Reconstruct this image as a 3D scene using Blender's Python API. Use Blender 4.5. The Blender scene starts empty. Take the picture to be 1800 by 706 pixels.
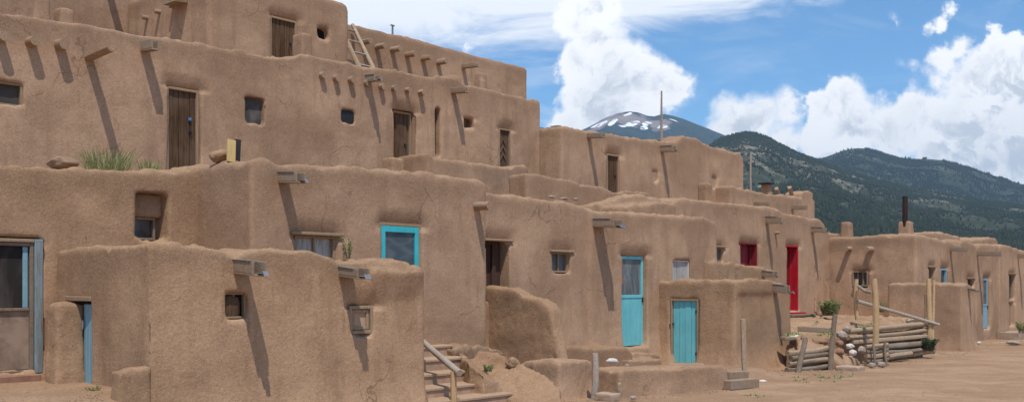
import bpy, bmesh, math, random
import numpy as np
from mathutils import Vector, Matrix, noise as mnoise
random.seed(7); np.random.seed(7)
R = math.radians
scene = bpy.context.scene
COL = scene.collection

# ------------------------------------------------------------------ camera numbers
FPX, HX, HY, EYE = 1750.0, 900.0, 500.0, 1.6
CAM = Vector((0, 0, EYE))
TH = R(41.5)
def ray(px, py): return Vector(((px-HX)/FPX, 1.0, -(py-HY)/FPX))
def at(px, py, d): return CAM + ray(px, py)*d
def onz(px, py, z): 
    r = ray(px, py); return CAM + r*((z-EYE)/r.z)

class Frame:
    """vertical facade: a runs along it, b runs into it, z up"""
    def __init__(s, o, e1, e2):
        s.o = Vector((o[0], o[1], 0)); s.e1 = Vector((e1[0], e1[1], 0)); s.e2 = Vector((e2[0], e2[1], 0))
    def p(s, a, b, z): return s.o + s.e1*a + s.e2*b + Vector((0, 0, z))
    def pix(s, px, py, b=0.0):
        r = ray(px, py); d = (b + s.o.dot(s.e2))/r.dot(s.e2)
        P = CAM + r*d
        return (P-s.o).dot(s.e1), P.z
    def side(s, a):   # the left-hand end face at position a (seen from the street)
        return Frame(s.p(a, 0, 0), -s.e2, s.e1)
Uv = Vector((math.sin(TH), math.cos(TH), 0)); Vv = Vector((-math.cos(TH), math.sin(TH), 0))
def front(t): return Frame(Vv*t, Uv, Vv)

# ------------------------------------------------------------------ tagging
def tag(o, label=None, cat=None, group=None, kind=None):
    if label: o['label'] = label
    if cat: o['category'] = cat
    if group: o['group'] = group
    if kind: o['kind'] = kind
    return o
def thing(name, label, cat, loc, group=None):
    o = bpy.data.objects.new(name, None); COL.objects.link(o)
    o.location = loc; o.empty_display_size = .2
    tag(o, label, cat, group); o['_loc'] = list(loc)
    return o
def link(name, me, m, parent=None, loc=None):
    """verts are in world space; loc = origin of the thing"""
    loc = Vector(loc if loc is not None else (0, 0, 0))
    o = bpy.data.objects.new(name, me); COL.objects.link(o)
    me.transform(Matrix.Translation(-loc))
    if m is not None:
        me.materials.clear(); me.materials.append(m)
    if parent is None: o.location = loc
    else: o.parent = parent
    return o
def L(root): return Vector(root['_loc'])

# ------------------------------------------------------------------ mesh builder
class MB:
    def __init__(s): s.v = []; s.f = []
    def poly(s, vs, fs):
        n = len(s.v); s.v += [tuple(v) for v in vs]; s.f += [tuple(i+n for i in f) for f in fs]; return s
    def box8(s, c):   # c: 8 corners, bottom 4 ccw then top 4
        return s.poly(c, [(3,2,1,0),(4,5,6,7),(0,1,5,4),(1,2,6,5),(2,3,7,6),(3,0,4,7)])
    def box(s, F, a0, a1, b0, b1, z0, z1):
        p = F.p
        # orientation: e1 x e2 = +z or -z
        c = [p(a0,b0,z0),p(a1,b0,z0),p(a1,b1,z0),p(a0,b1,z0),p(a0,b0,z1),p(a1,b0,z1),p(a1,b1,z1),p(a0,b1,z1)]
        if F.e1.cross(F.e2).z < 0: c = [c[i] for i in (3,2,1,0,7,6,5,4)]
        return s.box8(c)
    def beam(s, p0, p1, w, h, up=Vector((0,0,1)), twist=0):
        p0 = Vector(p0); p1 = Vector(p1); d = (p1-p0).normalized()
        if abs(d.dot(up)) > .95: up = Vector((0,1,0))
        x = d.cross(up).normalized(); y = x.cross(d)
        if twist: x, y = x*math.cos(twist)+y*math.sin(twist), y*math.cos(twist)-x*math.sin(twist)
        q = [x*-w/2+y*-h/2, x*w/2+y*-h/2, x*w/2+y*h/2, x*-w/2+y*h/2]
        vs = [p0+k for k in q]+[p1+k for k in q]
        return s.poly(vs, [(0,1,2,3),(7,6,5,4),(0,4,5,1),(1,5,6,2),(2,6,7,3),(3,7,4,0)])
    def tube(s, p0, p1, r0, r1, n=12, k=6, jit=.08, bend=.0, seed=0, hollow=0):
        p0 = Vector(p0); p1 = Vector(p1); d = p1-p0; ln = d.length; d.normalize()
        up = Vector((0,0,1)) if abs(d.z) < .9 else Vector((1,0,0))
        x = d.cross(up).normalized(); y = x.cross(d)
        rnd = random.Random(seed*131+int(ln*1000)); vs = []; fs = []
        bx = rnd.uniform(-1,1)*bend; by = rnd.uniform(-1,1)*bend
        prof = [1+jit*rnd.uniform(-1,1) for _ in range(n)]
        for i in range(k+1):
            t = i/k; c = p0+d*ln*t + (x*bx+y*by)*math.sin(math.pi*t) + (x*rnd.uniform(-1,1)+y*rnd.uniform(-1,1))*jit*.25*r0
            r = r0+(r1-r0)*t
            for j in range(n):
                q = 2*math.pi*j/n; rr = r*prof[j]*(1+jit*.5*rnd.uniform(-1,1))
                vs.append(c + x*math.cos(q)*rr + y*math.sin(q)*rr)
        for i in range(k):
            for j in range(n):
                j2 = (j+1)%n
                fs.append((i*n+j, i*n+j2, (i+1)*n+j2, (i+1)*n+j))
        vs.append(p0); vs.append(p1); a = len(vs)-2
        for j in range(n):
            j2 = (j+1)%n
            fs.append((a, j2, j)); fs.append((a+1, k*n+j, k*n+j2))
        return s.poly(vs, fs)
    def curve(s, pts, r, n=10, seed=0, r1=None):
        pts = [Vector(p) for p in pts]; rnd = random.Random(seed); vs = []; fs = []; N = len(pts)
        for i, c in enumerate(pts):
            d = (pts[min(i+1,N-1)]-pts[max(i-1,0)]).normalized()
            up = Vector((0,0,1)) if abs(d.z) < .9 else Vector((1,0,0))
            x = d.cross(up).normalized(); y = x.cross(d); rr = r if r1 is None else r+(r1-r)*i/(N-1)
            for j in range(n):
                q = 2*math.pi*j/n; k = rr*(1+.08*rnd.uniform(-1,1)); vs.append(c+x*math.cos(q)*k+y*math.sin(q)*k)
        for i in range(N-1):
            for j in range(n):
                fs.append((i*n+j, i*n+(j+1)%n, (i+1)*n+(j+1)%n, (i+1)*n+j))
        fs.append(tuple(reversed(range(n)))); fs.append(tuple(range((N-1)*n, N*n)))
        return s.poly(vs, fs)
    def mesh(s, bevel=0, smooth=False, name='m'):
        me = bpy.data.meshes.new(name); me.from_pydata(s.v, [], s.f); me.validate()
        bm = bmesh.new(); bm.from_mesh(me)
        bmesh.ops.recalc_face_normals(bm, faces=bm.faces[:])
        if bevel:
            es = [e for e in bm.edges if len(e.link_faces)==2 and e.calc_face_angle(0) > .5]
            bmesh.ops.bevel(bm, geom=es, offset=bevel, segments=1, affect='EDGES', clamp_overlap=True)
        bm.to_mesh(me); bm.free()
        if smooth: me.polygons.foreach_set('use_smooth', [True]*len(me.polygons)); me.set_sharp_from_angle(angle=R(40))
        return me
    def build(s, name, m, parent=None, bevel=0, smooth=False, loc=None):
        if loc is None and parent is not None:
            r = parent
            while r.parent is not None: r = r.parent
            loc = L(r)
        return link(name, s.mesh(bevel, smooth, name), m, parent, loc)

# ------------------------------------------------------------------ materials
def nt(m):
    m.use_nodes = True; t = m.node_tree; t.nodes.clear(); return t
class NB:
    def __init__(s, t): s.t = t
    def n(s, typ, **k):
        x = s.t.nodes.new(typ)
        for a, b in k.items(): setattr(x, a, b)
        return x
    def l(s, a, b): s.t.links.new(a, b)
    def val(s, sock, v):
        if hasattr(v, 'is_output') or isinstance(v, bpy.types.NodeSocket): s.l(v, sock)
        else: sock.default_value = v
    def math(s, op, a, b=0.0, c=None, clamp=False):
        x = s.n('ShaderNodeMath', operation=op, use_clamp=clamp); s.val(x.inputs[0], a)
        if op not in ('SQRT','ABSOLUTE','SINE'): s.val(x.inputs[1], b)
        if c is not None: s.val(x.inputs[2], c)
        return x.outputs[0]
    def mix(s, f, a, b, blend='MIX'):
        x = s.n('ShaderNodeMix', data_type='RGBA', blend_type=blend); s.val(x.inputs[0], f)
        s.val(x.inputs[6], a if not isinstance(a, tuple) else (*a[:3], 1)); s.val(x.inputs[7], b if not isinstance(b, tuple) else (*b[:3], 1))
        return x.outputs[2]
    def noise(s, v, scale, detail=4, rough=.55, dist=0, dim='3D'):
        x = s.n('ShaderNodeTexNoise', noise_dimensions=dim); s.l(v, x.inputs['Vector'])
        x.inputs['Scale'].default_value = scale; x.inputs['Detail'].default_value = detail; x.inputs['Roughness'].default_value = rough
        x.inputs['Distortion'].default_value = dist
        return x.outputs['Fac']
    def map(s, v, lo, hi, a=0.0, b=1.0, smooth=True):
        x = s.n('ShaderNodeMapRange', interpolation_type='SMOOTHSTEP' if smooth else 'LINEAR', clamp=True)
        s.val(x.inputs[0], v); s.val(x.inputs[1], lo); s.val(x.inputs[2], hi); s.val(x.inputs[3], a); s.val(x.inputs[4], b)
        return x.outputs[0]
    def mapping(s, v, rot=(0,0,0), scale=(1,1,1), loc=(0,0,0)):
        x = s.n('ShaderNodeMapping'); s.l(v, x.inputs['Vector'])
        x.inputs['Rotation'].default_value = rot; x.inputs['Scale'].default_value = scale; x.inputs['Location'].default_value = loc
        return x.outputs[0]
    def pos(s): return s.n('ShaderNodeNewGeometry').outputs['Position']
    def obj(s): return s.n('ShaderNodeTexCoord').outputs['Object']
    def rnd(s): return s.n('ShaderNodeObjectInfo').outputs['Random']
    def bump(s, h, strength, dist, nrm=None):
        x = s.n('ShaderNodeBump'); s.l(h, x.inputs['Height']); x.inputs['Strength'].default_value = strength; x.inputs['Distance'].default_value = dist
        if nrm is not None: s.l(nrm, x.inputs['Normal'])
        return x.outputs[0]
    def out(s, col, rough=.9, nrm=None, spec=.25, metal=0.0):
        b = s.n('ShaderNodeBsdfPrincipled'); s.val(b.inputs['Base Color'], col if not isinstance(col, tuple) else (*col[:3],1))
        s.val(b.inputs['Roughness'], rough); b.inputs['Specular IOR Level'].default_value = spec; b.inputs['Metallic'].default_value = metal
        if nrm is not None: s.l(nrm, b.inputs['Normal'])
        o = s.n('ShaderNodeOutputMaterial'); s.l(b.outputs[0], o.inputs[0]); return b
MATS = {}
def newmat(name):
    m = bpy.data.materials.new(name); MATS[name] = m; return m, NB(nt(m))

def mk_adobe(name, c0, c1, c2, straw=1.0, straw_col=(.70,.54,.37), grain=1.0, ground=False):
    m, N = newmat(name); p = N.pos()
    big = N.noise(p, .55, 4, .6, .6); mid = N.noise(p, 3.2, 5, .62, .3)
    stv = N.mapping(p, scale=(2.2, 2.2, .35)); streak = N.noise(stv, 1.6, 4, .6, .2)
    fine = N.noise(p, 26, 5, .7); grn = N.noise(p, 95, 3, .7)
    col = N.mix(N.map(big, .38, .60), tuple(x*.90 for x in c0), tuple(x*1.09 for x in c1))
    col = N.mix(N.map(mid, .42, .72, 0, .75), col, c2)
    col = N.mix(N.map(streak, .48, .70, 0, .55), col, tuple(x*.76 for x in c0))
    col = N.mix(N.math('MULTIPLY', N.rnd(), .35), col, tuple(x*1.10 for x in c1))
    if ground:
        tr = N.noise(N.mapping(p, rot=(0,0,-(math.pi/2-TH)), scale=(.5,1.5,1)), 1.0, 6, .65, .6)
        col = N.mix(N.map(tr, .46, .70, 0, .6), col, tuple(x*.80 for x in c0)); col = N.mix(N.map(tr, .42, .30, 0, .6), col, tuple(min(1,x*1.16) for x in c1))
        rim = None
    else:
        at_ = N.n('ShaderNodeAttribute', attribute_name='rim').outputs['Fac']
        rim = N.map(N.math('ADD', at_, N.math('MULTIPLY', N.math('SUBTRACT', N.noise(p, 1.9, 5, .65), .5), .9)), .10, .55, 1, 0)
        col = N.mix(N.math('MULTIPLY', rim, .55), col, tuple(x*.77 for x in c0))
        wv = N.n('ShaderNodeVectorMath', operation='ADD'); N.l(p, wv.inputs[0])
        ns = N.n('ShaderNodeTexNoise'); N.l(p, ns.inputs['Vector']); ns.inputs['Scale'].default_value = 2.5; ns.inputs['Detail'].default_value = 5
        sc_ = N.n('ShaderNodeVectorMath', operation='SCALE'); N.l(ns.outputs['Color'], sc_.inputs[0]); sc_.inputs['Scale'].default_value = .5; N.l(sc_.outputs[0], wv.inputs[1])
        ve = N.n('ShaderNodeTexVoronoi', feature='DISTANCE_TO_EDGE'); N.l(wv.outputs[0], ve.inputs['Vector']); ve.inputs['Scale'].default_value = .8
        crk = N.math('MULTIPLY', N.map(ve.outputs['Distance'], .0, .011, 1, 0), N.map(N.noise(p, .8, 3), .53, .60))
        col = N.mix(N.math('MULTIPLY', crk, .6), col, tuple(x*.45 for x in c0))
    g = N.map(grn, .28, .72, .76, 1.22, False); g2 = N.map(fine, .3, .7, .86, 1.13, False)
    g = N.math('MULTIPLY', g, g2)
    vm = N.n('ShaderNodeVectorMath', operation='SCALE'); N.l(col, vm.inputs[0]); N.l(g, vm.inputs['Scale'])
    col = vm.outputs[0]
    masks = []
    for rot, sc, th in (((.5,.3,.7),(10,55,55),.17), ((1.9,.9,.2),(12,64,64),.17), ((.2,2.1,1.4),(17,80,80),.20), ((2.5,.6,2.2),(8,46,46),.13)):
        v = N.n('ShaderNodeTexVoronoi', feature='F1'); N.l(N.mapping(p, rot=rot, scale=sc), v.inputs['Vector']); v.inputs['Scale'].default_value = 1.0
        mk = N.math('LESS_THAN', v.outputs['Distance'], th)
        sep = N.n('ShaderNodeSeparateColor'); N.l(v.outputs['Color'], sep.inputs[0])
        mk = N.math('MULTIPLY', mk, N.math('GREATER_THAN', sep.outputs[0], .70))
        masks.append(mk)
    s = masks[0]
    for k in masks[1:]: s = N.math('MAXIMUM', s, k)
    s = N.math('MULTIPLY', s, N.map(N.noise(p, .9, 2), .32, .66, .25, 1.0))
    if rim is not None: s = N.math('MULTIPLY', s, N.math('MULTIPLY_ADD', rim, .7, .65))
    s = N.math('MULTIPLY', s, straw)
    col = N.mix(s, col, straw_col)
    h = N.math('ADD', N.math('MULTIPLY', fine, .75), N.math('MULTIPLY', grn, .30))
    h = N.math('ADD', h, N.math('MULTIPLY', s, .22))
    n1 = N.bump(N.noise(p, 4.0, 4, .6), .22*grain, .05)
    n2 = N.bump(h, .8*grain, .012, n1)
    N.out(col, .95, n2, .08); return m
A0, A1, A2 = (.362,.224,.138), (.432,.278,.178), (.385,.240,.149)
ADOBE = mk_adobe('adobe_plaster', A0, A1, A2, .62)
ADOBE_STRAW = mk_adobe('adobe_straw_plaster', (.350,.213,.125), (.418,.262,.158), (.375,.231,.136), 1.0, grain=1.25)
DIRT = mk_adobe('packed_earth', (.312,.192,.114), (.370,.236,.146), (.332,.207,.127), .15, grain=1.5, ground=True)

def mk_wood(name, c0, c1, dark, axis_scale=(1,1,1), rough=.85, scale=1.0, grey=None):
    m, N = newmat(name); p = N.obj()
    # grain runs along the longest axis via stretched noise in object space (vertical and horizontal mixed by normal-free trick)
    v = N.mapping(p, scale=axis_scale)
    g = N.noise(v, 9*scale, 6, .7, .4); k = N.noise(v, 38*scale, 4, .7); b = N.noise(p, 1.7, 3)
    col = N.mix(N.map(g, .35, .66), c0, c1)
    col = N.mix(N.map(k, .52, .70, 0, .8), col, dark)
    if grey: col = N.mix(N.map(b, .4, .68, 0, .7), col, grey)
    col = N.mix(N.math('MULTIPLY', N.rnd(), .35), col, tuple(x*.72 for x in c0))
    n = N.bump(N.math('ADD', g, k), .6, .01)
    N.out(col, rough, n, .15); return m
VERT = (7, 7, .55)
WOOD_DOOR = mk_wood('old_door_planks', (.066,.036,.019), (.165,.094,.050), (.016,.010,.007), (9,9,.45), scale=.45, grey=(.19,.125,.082))
WOOD_BROWN = mk_wood('brown_door_planks', (.065,.034,.024), (.115,.064,.046), (.03,.017,.012), (9,9,.45), scale=.45)
WOOD_FRAME = mk_wood('pale_frame_wood', (.33,.22,.135), (.44,.31,.20), (.16,.10,.06), VERT, grey=(.32,.22,.14))
WOOD_GREY = mk_wood('weathered_spout_wood', (.29,.195,.125), (.40,.285,.19), (.09,.06,.04), (3,3,3), scale=.7, grey=(.30,.25,.20))
WOOD_BEAM = mk_wood('roof_beam_wood', (.34,.215,.13), (.47,.32,.205), (.10,.06,.035), (4,4,4), grey=(.33,.25,.18))
WOOD_LOG = mk_wood('peeled_log', (.34,.235,.15), (.46,.34,.23), (.13,.085,.055), (2.5,2.5,2.5), scale=.6, grey=(.34,.265,.19))
WOOD_POST = mk_wood('fresh_peeled_post', (.52,.33,.165), (.64,.45,.26), (.27,.15,.07), VERT)
WOOD_DARK = mk_wood('dark_old_log', (.20,.145,.10), (.30,.225,.165), (.08,.055,.04), (2.5,2.5,2.5), grey=(.30,.25,.2))
WOOD_TREAD = mk_wood('stair_tread_wood', (.42,.275,.175), (.53,.37,.25), (.24,.16,.10), (2,2,9))
WOOD_RAIL = mk_wood('grey_rail_wood', (.34,.26,.20), (.46,.38,.31), (.16,.12,.09), (2.5,2.5,2.5), grey=(.40,.36,.32))

def mk_paint(name, c, worn, amt=.5, axis=VERT, rough=.6):
    m, N = newmat(name); p = N.obj()
    v = N.mapping(p, scale=axis)
    a = N.noise(v, 7, 6, .72, .3); b = N.noise(p, 2.2, 4, .6); f = N.noise(p, 60, 3)
    col = N.mix(N.map(b, .35, .65), c, tuple(min(1, x*1.14+.01) for x in c))
    col = N.mix(N.map(N.noise(v, 3, 4), .42, .7, 0, .5), col, tuple(x*.80 for x in c))
    col = N.mix(N.map(a, .60-.06*amt, .70, 0, min(1,amt)), col, worn)
    n = N.bump(N.math('ADD', a, N.math('MULTIPLY', f, .4)), .30, .006)
    N.out(col, rough, n, .3); return m
TURQ = mk_paint('turquoise_paint', (.145,.49,.54), (.36,.48,.45), 1.1)
TURQ_DEEP = mk_paint('deep_turquoise_paint', (.045,.43,.48), (.25,.45,.46), .35)
BLUE_OLD = mk_paint('chipped_blue_paint', (.21,.28,.30), (.19,.135,.10), 3.2)
BLUE_DOOR = mk_paint('dusty_blue_paint', (.20,.35,.41), (.30,.38,.40), .5)
RED = mk_paint('red_paint', (.40,.010,.022), (.26,.010,.018), .4, rough=.5)
RED_SHADED = mk_paint('shaded_red_paint', (.20,.013,.018), (.13,.012,.014), .5, rough=.6)  # same red with the shade of the deep recess put into the colour
WHITEP = mk_paint('pale_board', (.50,.47,.45), (.36,.31,.27), .7)
YELLOW = mk_paint('yellowed_board', (.55,.38,.15), (.35,.24,.12), .8)
BLACKB = mk_paint('black_board', (.03,.027,.025), (.06,.05,.04), .6)

def mk_simple(name, c, rough, spec=.3, metal=0.0, nz=12, var=.25, bump=.2, c2=None):
    m, N = newmat(name); p = N.obj()
    a = N.noise(p, nz, 5, .65)
    c2 = c2 or tuple(x*(1-var) for x in c)
    col = N.mix(N.map(a, .36, .66), c, c2)
    N.out(col, rough, N.bump(a, bump, .02), spec, metal); return m
METAL = mk_simple('galvanised_sheet', (.27,.27,.275), .6, .4, .6, 9, .45, .15, (.17,.155,.145))
RUST = mk_simple('rusty_pipe', (.050,.028,.022), .75, .3, .2, 14, .5, .3)
IRON = mk_simple('dark_iron', (.035,.033,.035), .6, .4, .4, 20, .4)
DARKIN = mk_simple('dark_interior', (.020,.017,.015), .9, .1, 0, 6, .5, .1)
STONE = mk_simple('field_stone', (.40,.33,.27), .9, .2, 0, 7, .35, .8, (.28,.215,.165))
STONE_W = mk_simple('pale_stone', (.66,.60,.53), .85, .2, 0, 7, .2, .5)
SLAB = mk_simple('red_sandstone_slab', (.34,.19,.125), .9, .15, 0, 5, .3, .6)
CONC = mk_simple('stone_step', (.43,.31,.22), .9, .15, 0, 5, .25, .5)
RUBBLE = mk_simple('crumbled_adobe', (.33,.215,.135), .95, .08, 0, 9, .35, 1.0, (.25,.16,.10))
TAGBLUE = mk_simple('blue_padlock', (.10,.22,.50), .5)
PLY = mk_simple('plywood_board', (.46,.30,.20), .8, .2, 0, 5, .25, .2)
WEED = mk_simple('weed_leaves', (.21,.25,.09), .8, .15, 0, 3, .45, 0, (.32,.33,.15))
SHRUB = mk_simple('shrub_leaves', (.20,.25,.09), .8, .15, 0, 3, .45, 0, (.30,.32,.13))
SHRUB_D = mk_simple('dark_shrub_leaves', (.06,.095,.05), .8, .15, 0, 3, .45, 0, (.10,.13,.07))
TWIG = mk_simple('twigs', (.16,.12,.07), .9, .1)
def mk_glass(name, c, c2, rough=.12, nz=3, axis=(1,1,1), spec=.6):
    m, N = newmat(name); p = N.obj()
    a = N.noise(N.mapping(p, scale=axis), nz, 4, .6, .8)
    N.out(N.mix(N.map(a, .4, .65), c, c2), rough, None, spec); return m
GLASS = mk_glass('dark_window_glass', (.030,.034,.036), (.075,.080,.080))
SCREEN = mk_glass('dusty_insect_screen', (.062,.055,.050), (.15,.135,.12), .7, 2.2, (1,1,.4), .2)
SCREEN_BLUE = mk_glass('dusty_screen_over_blue', (.06,.085,.10), (.11,.135,.15), .55, 2.5, (1,1,3), .3)
CURTAIN = mk_glass('pale_curtain_pane', (.40,.38,.345), (.25,.235,.215), .4, 4, (6,6,.6), .4)
SCREEN_DARK = mk_glass('dark_dusty_screen', (.030,.025,.022), (.085,.072,.062), .7, 1.6, (1,1,.5), .15)
GLASS_BLUE = mk_glass('sky_tinted_glass', (.10,.115,.12), (.16,.165,.16), .4, 3, spec=.12)
LACE = mk_glass('curtained_door_glass', (.09,.105,.115), (.20,.21,.21), .35, 2.6, (2,2,.7), .4)
DUSTY = mk_glass('dust_caked_panel', (.36,.255,.185), (.22,.150,.105), .75, 2.0, (1,1,1.3), .2)

# ------------------------------------------------------------------ adobe pipeline
TEXC = {}
def ctex(size, depth=2):
    k = (size, depth)
    if k not in TEXC:
        t = bpy.data.textures.new('lumps', 'CLOUDS'); t.noise_scale = size; t.noise_depth = depth; t.noise_basis = 'BLENDER_ORIGINAL'; TEXC[k] = t
    return TEXC[k]
def prism(pts, z0):
    """pts: world (x,y,z) outline of the top, any order direction; straight down to z0"""
    n = len(pts); s = MB()
    area = sum(pts[i][0]*pts[(i+1)%n][1]-pts[(i+1)%n][0]*pts[i][1] for i in range(n))
    if area < 0: pts = list(reversed(pts))
    vs = [(p[0],p[1],z0) for p in pts]+[tuple(p) for p in pts]
    fs = [tuple(reversed(range(n))), tuple(range(n,2*n))]+[(i,(i+1)%n,n+(i+1)%n,n+i) for i in range(n)]
    s.poly(vs, fs); return s
def plain_mesh(mb):
    me = bpy.data.meshes.new('solid'); me.from_pydata(mb.v, [], mb.f)
    bm = bmesh.new(); bm.from_mesh(me)
    bmesh.ops.triangulate(bm, faces=[f for f in bm.faces if len(f.verts) > 4], ngon_method='EAR_CLIP')
    bmesh.ops.recalc_face_normals(bm, faces=bm.faces[:]); bm.to_mesh(me); bm.free(); return me
def vnoise(P):
    """trilinear value noise in -1..1 on an array of points"""
    i = np.floor(P).astype(np.int64); f = P-i; f = f*f*(3-2*f); r = 0
    for dx in (0,1):
        for dy in (0,1):
            for dz in (0,1):
                h = ((i[:,0]+dx)*374761393 + (i[:,1]+dy)*668265263 + (i[:,2]+dz)*2147483647) & 0xffffffff
                h = ((h ^ (h >> 13))*1274126177) & 0xffffffff; h = ((h ^ (h >> 16)) & 0xffff)/32767.5-1
                r = r + h*np.where(dx,f[:,0],1-f[:,0])*np.where(dy,f[:,1],1-f[:,1])*np.where(dz,f[:,2],1-f[:,2])
    return r
def adobe(name, solids, m, parent=None, loc=None, cut=None, vox=.05, sm=6, d=(.06,.012,.003), sizes=(1.3,.35,.10), flare=0, zb=0, crumb=.02, dents=()):
    """solids: list of MB closed solids, united, cut, remeshed and worn soft"""
    if loc is None: loc = L(parent)
    loc = Vector(loc)
    tmp = []; base = None
    all_ = MB()
    for s in solids:
        me = plain_mesh(s); n = len(all_.v)
        all_.v += [tuple(v.co) for v in me.vertices]; all_.f += [tuple(i+n for i in p.vertices) for p in me.polygons]; bpy.data.meshes.remove(me)
    me = bpy.data.meshes.new('solid'); me.from_pydata(all_.v, [], all_.f)
    o = bpy.data.objects.new('tmp_solid', me); COL.objects.link(o); tmp.append(o)
    def rem(n_):
        r = o.modifiers.new('r','REMESH'); r.mode='VOXEL'; r.voxel_size=vox; r.adaptivity=0
        if n_:
            k = o.modifiers.new('s','SMOOTH'); k.factor=.5; k.iterations=n_
    rem(int(sm*.6))
    if cut is not None and cut.v:
        # openings are cut after the corners have been worn round, then softened only a little
        c = bpy.data.objects.new('tmp_cut', plain_mesh(cut)); COL.objects.link(c); tmp.append(c)
        b = o.modifiers.new('b','BOOLEAN'); b.operation='DIFFERENCE'; b.object=c; b.solver='EXACT'
        rem(1)
    for st, sz in zip(d, sizes):
        if st:
            x = o.modifiers.new('d','DISPLACE'); x.texture = ctex(sz); x.texture_coords='LOCAL'; x.strength = st; x.mid_level=.5
    dg = bpy.context.evaluated_depsgraph_get()
    out = bpy.data.meshes.new_from_object(o.evaluated_get(dg))
    for t in tmp:
        md = t.data; bpy.data.objects.remove(t); bpy.data.meshes.remove(md)
    nv = len(out.vertices); co = np.empty(nv*3, np.float32); out.vertices.foreach_get('co', co); co = co.reshape(-1,3)
    nr = np.empty(nv*3, np.float32); out.vertices.foreach_get('normal', nr); nr = nr.reshape(-1,3)
    if flare:
        h = np.clip((zb+.55-co[:,2])/.55, 0, 1.4); co[:,:2] += nr[:,:2]*(flare*h**2)[:,None]
    for F,a0,a1,z1,dd in dents:   # plaster hollowed in above lintels
        rel = co-np.array(F.o); a = rel@np.array(F.e1); b = rel@np.array(F.e2); z = co[:,2]-z1
        w = np.clip((a-a0+.16)/.2,0,1)*np.clip((a1+.22-a)/.24,0,1)*np.clip(1-z/.24,0,1)**1.5*(z>-.05)*(np.abs(b)<.2)
        co += (w*dd)[:,None]*np.array(F.e2)
    if crumb:
        m_ = np.clip((nr[:,2]-.30)/.35, 0, 1); q = vnoise(co*3.2)*.7 + vnoise(co*9.0)*.5
        co[:,2] += crumb*m_*(q + np.where(q > .42, .5, 0) - np.where(q < -.50, .9, 0))
    cell = np.floor(co[:,:2]/.22).astype(np.int64); key = cell[:,0]*100003+cell[:,1]; _u, inv = np.unique(key, return_inverse=True)
    zm = np.full(len(_u), -1e9); np.maximum.at(zm, inv, co[:,2])
    at_ = out.attributes.new('rim','FLOAT','POINT'); at_.data.foreach_set('value', (zm[inv]-co[:,2]).astype(np.float32))
    out.vertices.foreach_set('co', co.ravel()); out.update()
    out.polygons.foreach_set('use_smooth', [True]*len(out.polygons))
    out.name = name
    return link(name, out, m, parent, loc)

def profile(F, tops, depth, z0, b0=0.0, dz=0.0, res=None):
    """front outline traced in pixels on the facade plane F, carried straight back by depth"""
    az = [F.pix(x, y) for x, y in tops]
    az = sorted(az, key=lambda q: q[0])
    # densify smoothly
    A = np.array([q[0] for q in az]); Z = np.array([q[1] for q in az])
    n = max(3, int((A[-1]-A[0])/.25)); aa = np.unique(np.concatenate([np.linspace(A[0],A[-1],n), A])); zz = np.interp(aa, A, Z)
    vs = []; fs = []; n = len(aa)
    for a, z in zip(aa, zz):
        vs += [F.p(a,b0,z0), F.p(a,b0,z), F.p(a,b0+depth,z+dz), F.p(a,b0+depth,z0)]
    for i in range(n-1):
        k = i*4; q = k+4
        fs += [(k,q,q+1,k+1),(k+1,q+1,q+2,k+2),(k+2,q+2,q+3,k+3),(k+3,q+3,q,k)]
    fs += [(0,1,2,3),((n-1)*4+3,(n-1)*4+2,(n-1)*4+1,(n-1)*4)]
    s = MB(); s.poly(vs, fs); s.a0 = A[0]; s.a1 = A[-1]; s.zt = Z
    return s

# ------------------------------------------------------------------ house parts
def rect(F, r, b=0.0):
    x0,y0,x1,y1 = r
    a0,z1 = F.pix(x0,y0,b); a1,_ = F.pix(x1,y1,b); _,z0 = F.pix(x0,y1,b)
    return a0,a1,z0,z1
SEED = [0]
def rs(): SEED[0] += 1; return random.Random(SEED[0])

def planks(s, F, a0, a1, b0, b1, z0, z1, n, gap=.007, rnd=None):
    rnd = rnd or rs(); w = (a1-a0)/n
    for i in range(n):
        q = rnd.uniform(-.006,.006)
        s.box(F, a0+i*w+gap/2, a0+(i+1)*w-gap/2, b0+q, b1+q, z0+rnd.uniform(0,.015), z1)
def ring(s, F, a0, a1, b0, b1, z0, z1, w, sill=True):
    s.box(F, a0, a0+w, b0, b1, z0, z1); s.box(F, a1-w, a1, b0, b1, z0, z1)
    s.box(F, a0+w, a1-w, b0, b1, z1-w, z1)
    if sill: s.box(F, a0+w, a1-w, b0, b1, z0, z0+w)

class House:
    def __init__(s, name, label, cat, loc, group=None):
        s.root = thing(name, label, cat, loc, group); s.cut = MB(); s.post = []; s.dents = []
    def opening(s, F, r, depth, fn=None, grow=.015, dent=.075, **k):
        a0,a1,z0,z1 = rect(F, r)
        s.cut.box(F, a0-grow, a1+grow, -.6, depth+.05, z0-grow, z1+grow)
        if dent: s.dents.append((F,a0,a1,z1+grow,dent))
        if fn: s.post.append((fn, F, a0,a1,z0,z1, depth, k))
    def wall(s, solids, m=ADOBE, **k):
        w = adobe('wall', solids, m, s.root, cut=s.cut, dents=s.dents, **k)
        for fn,F,a0,a1,z0,z1,d,kk in s.post: fn(s.root, F, a0,a1,z0,z1,d, **kk)
        return w

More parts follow.
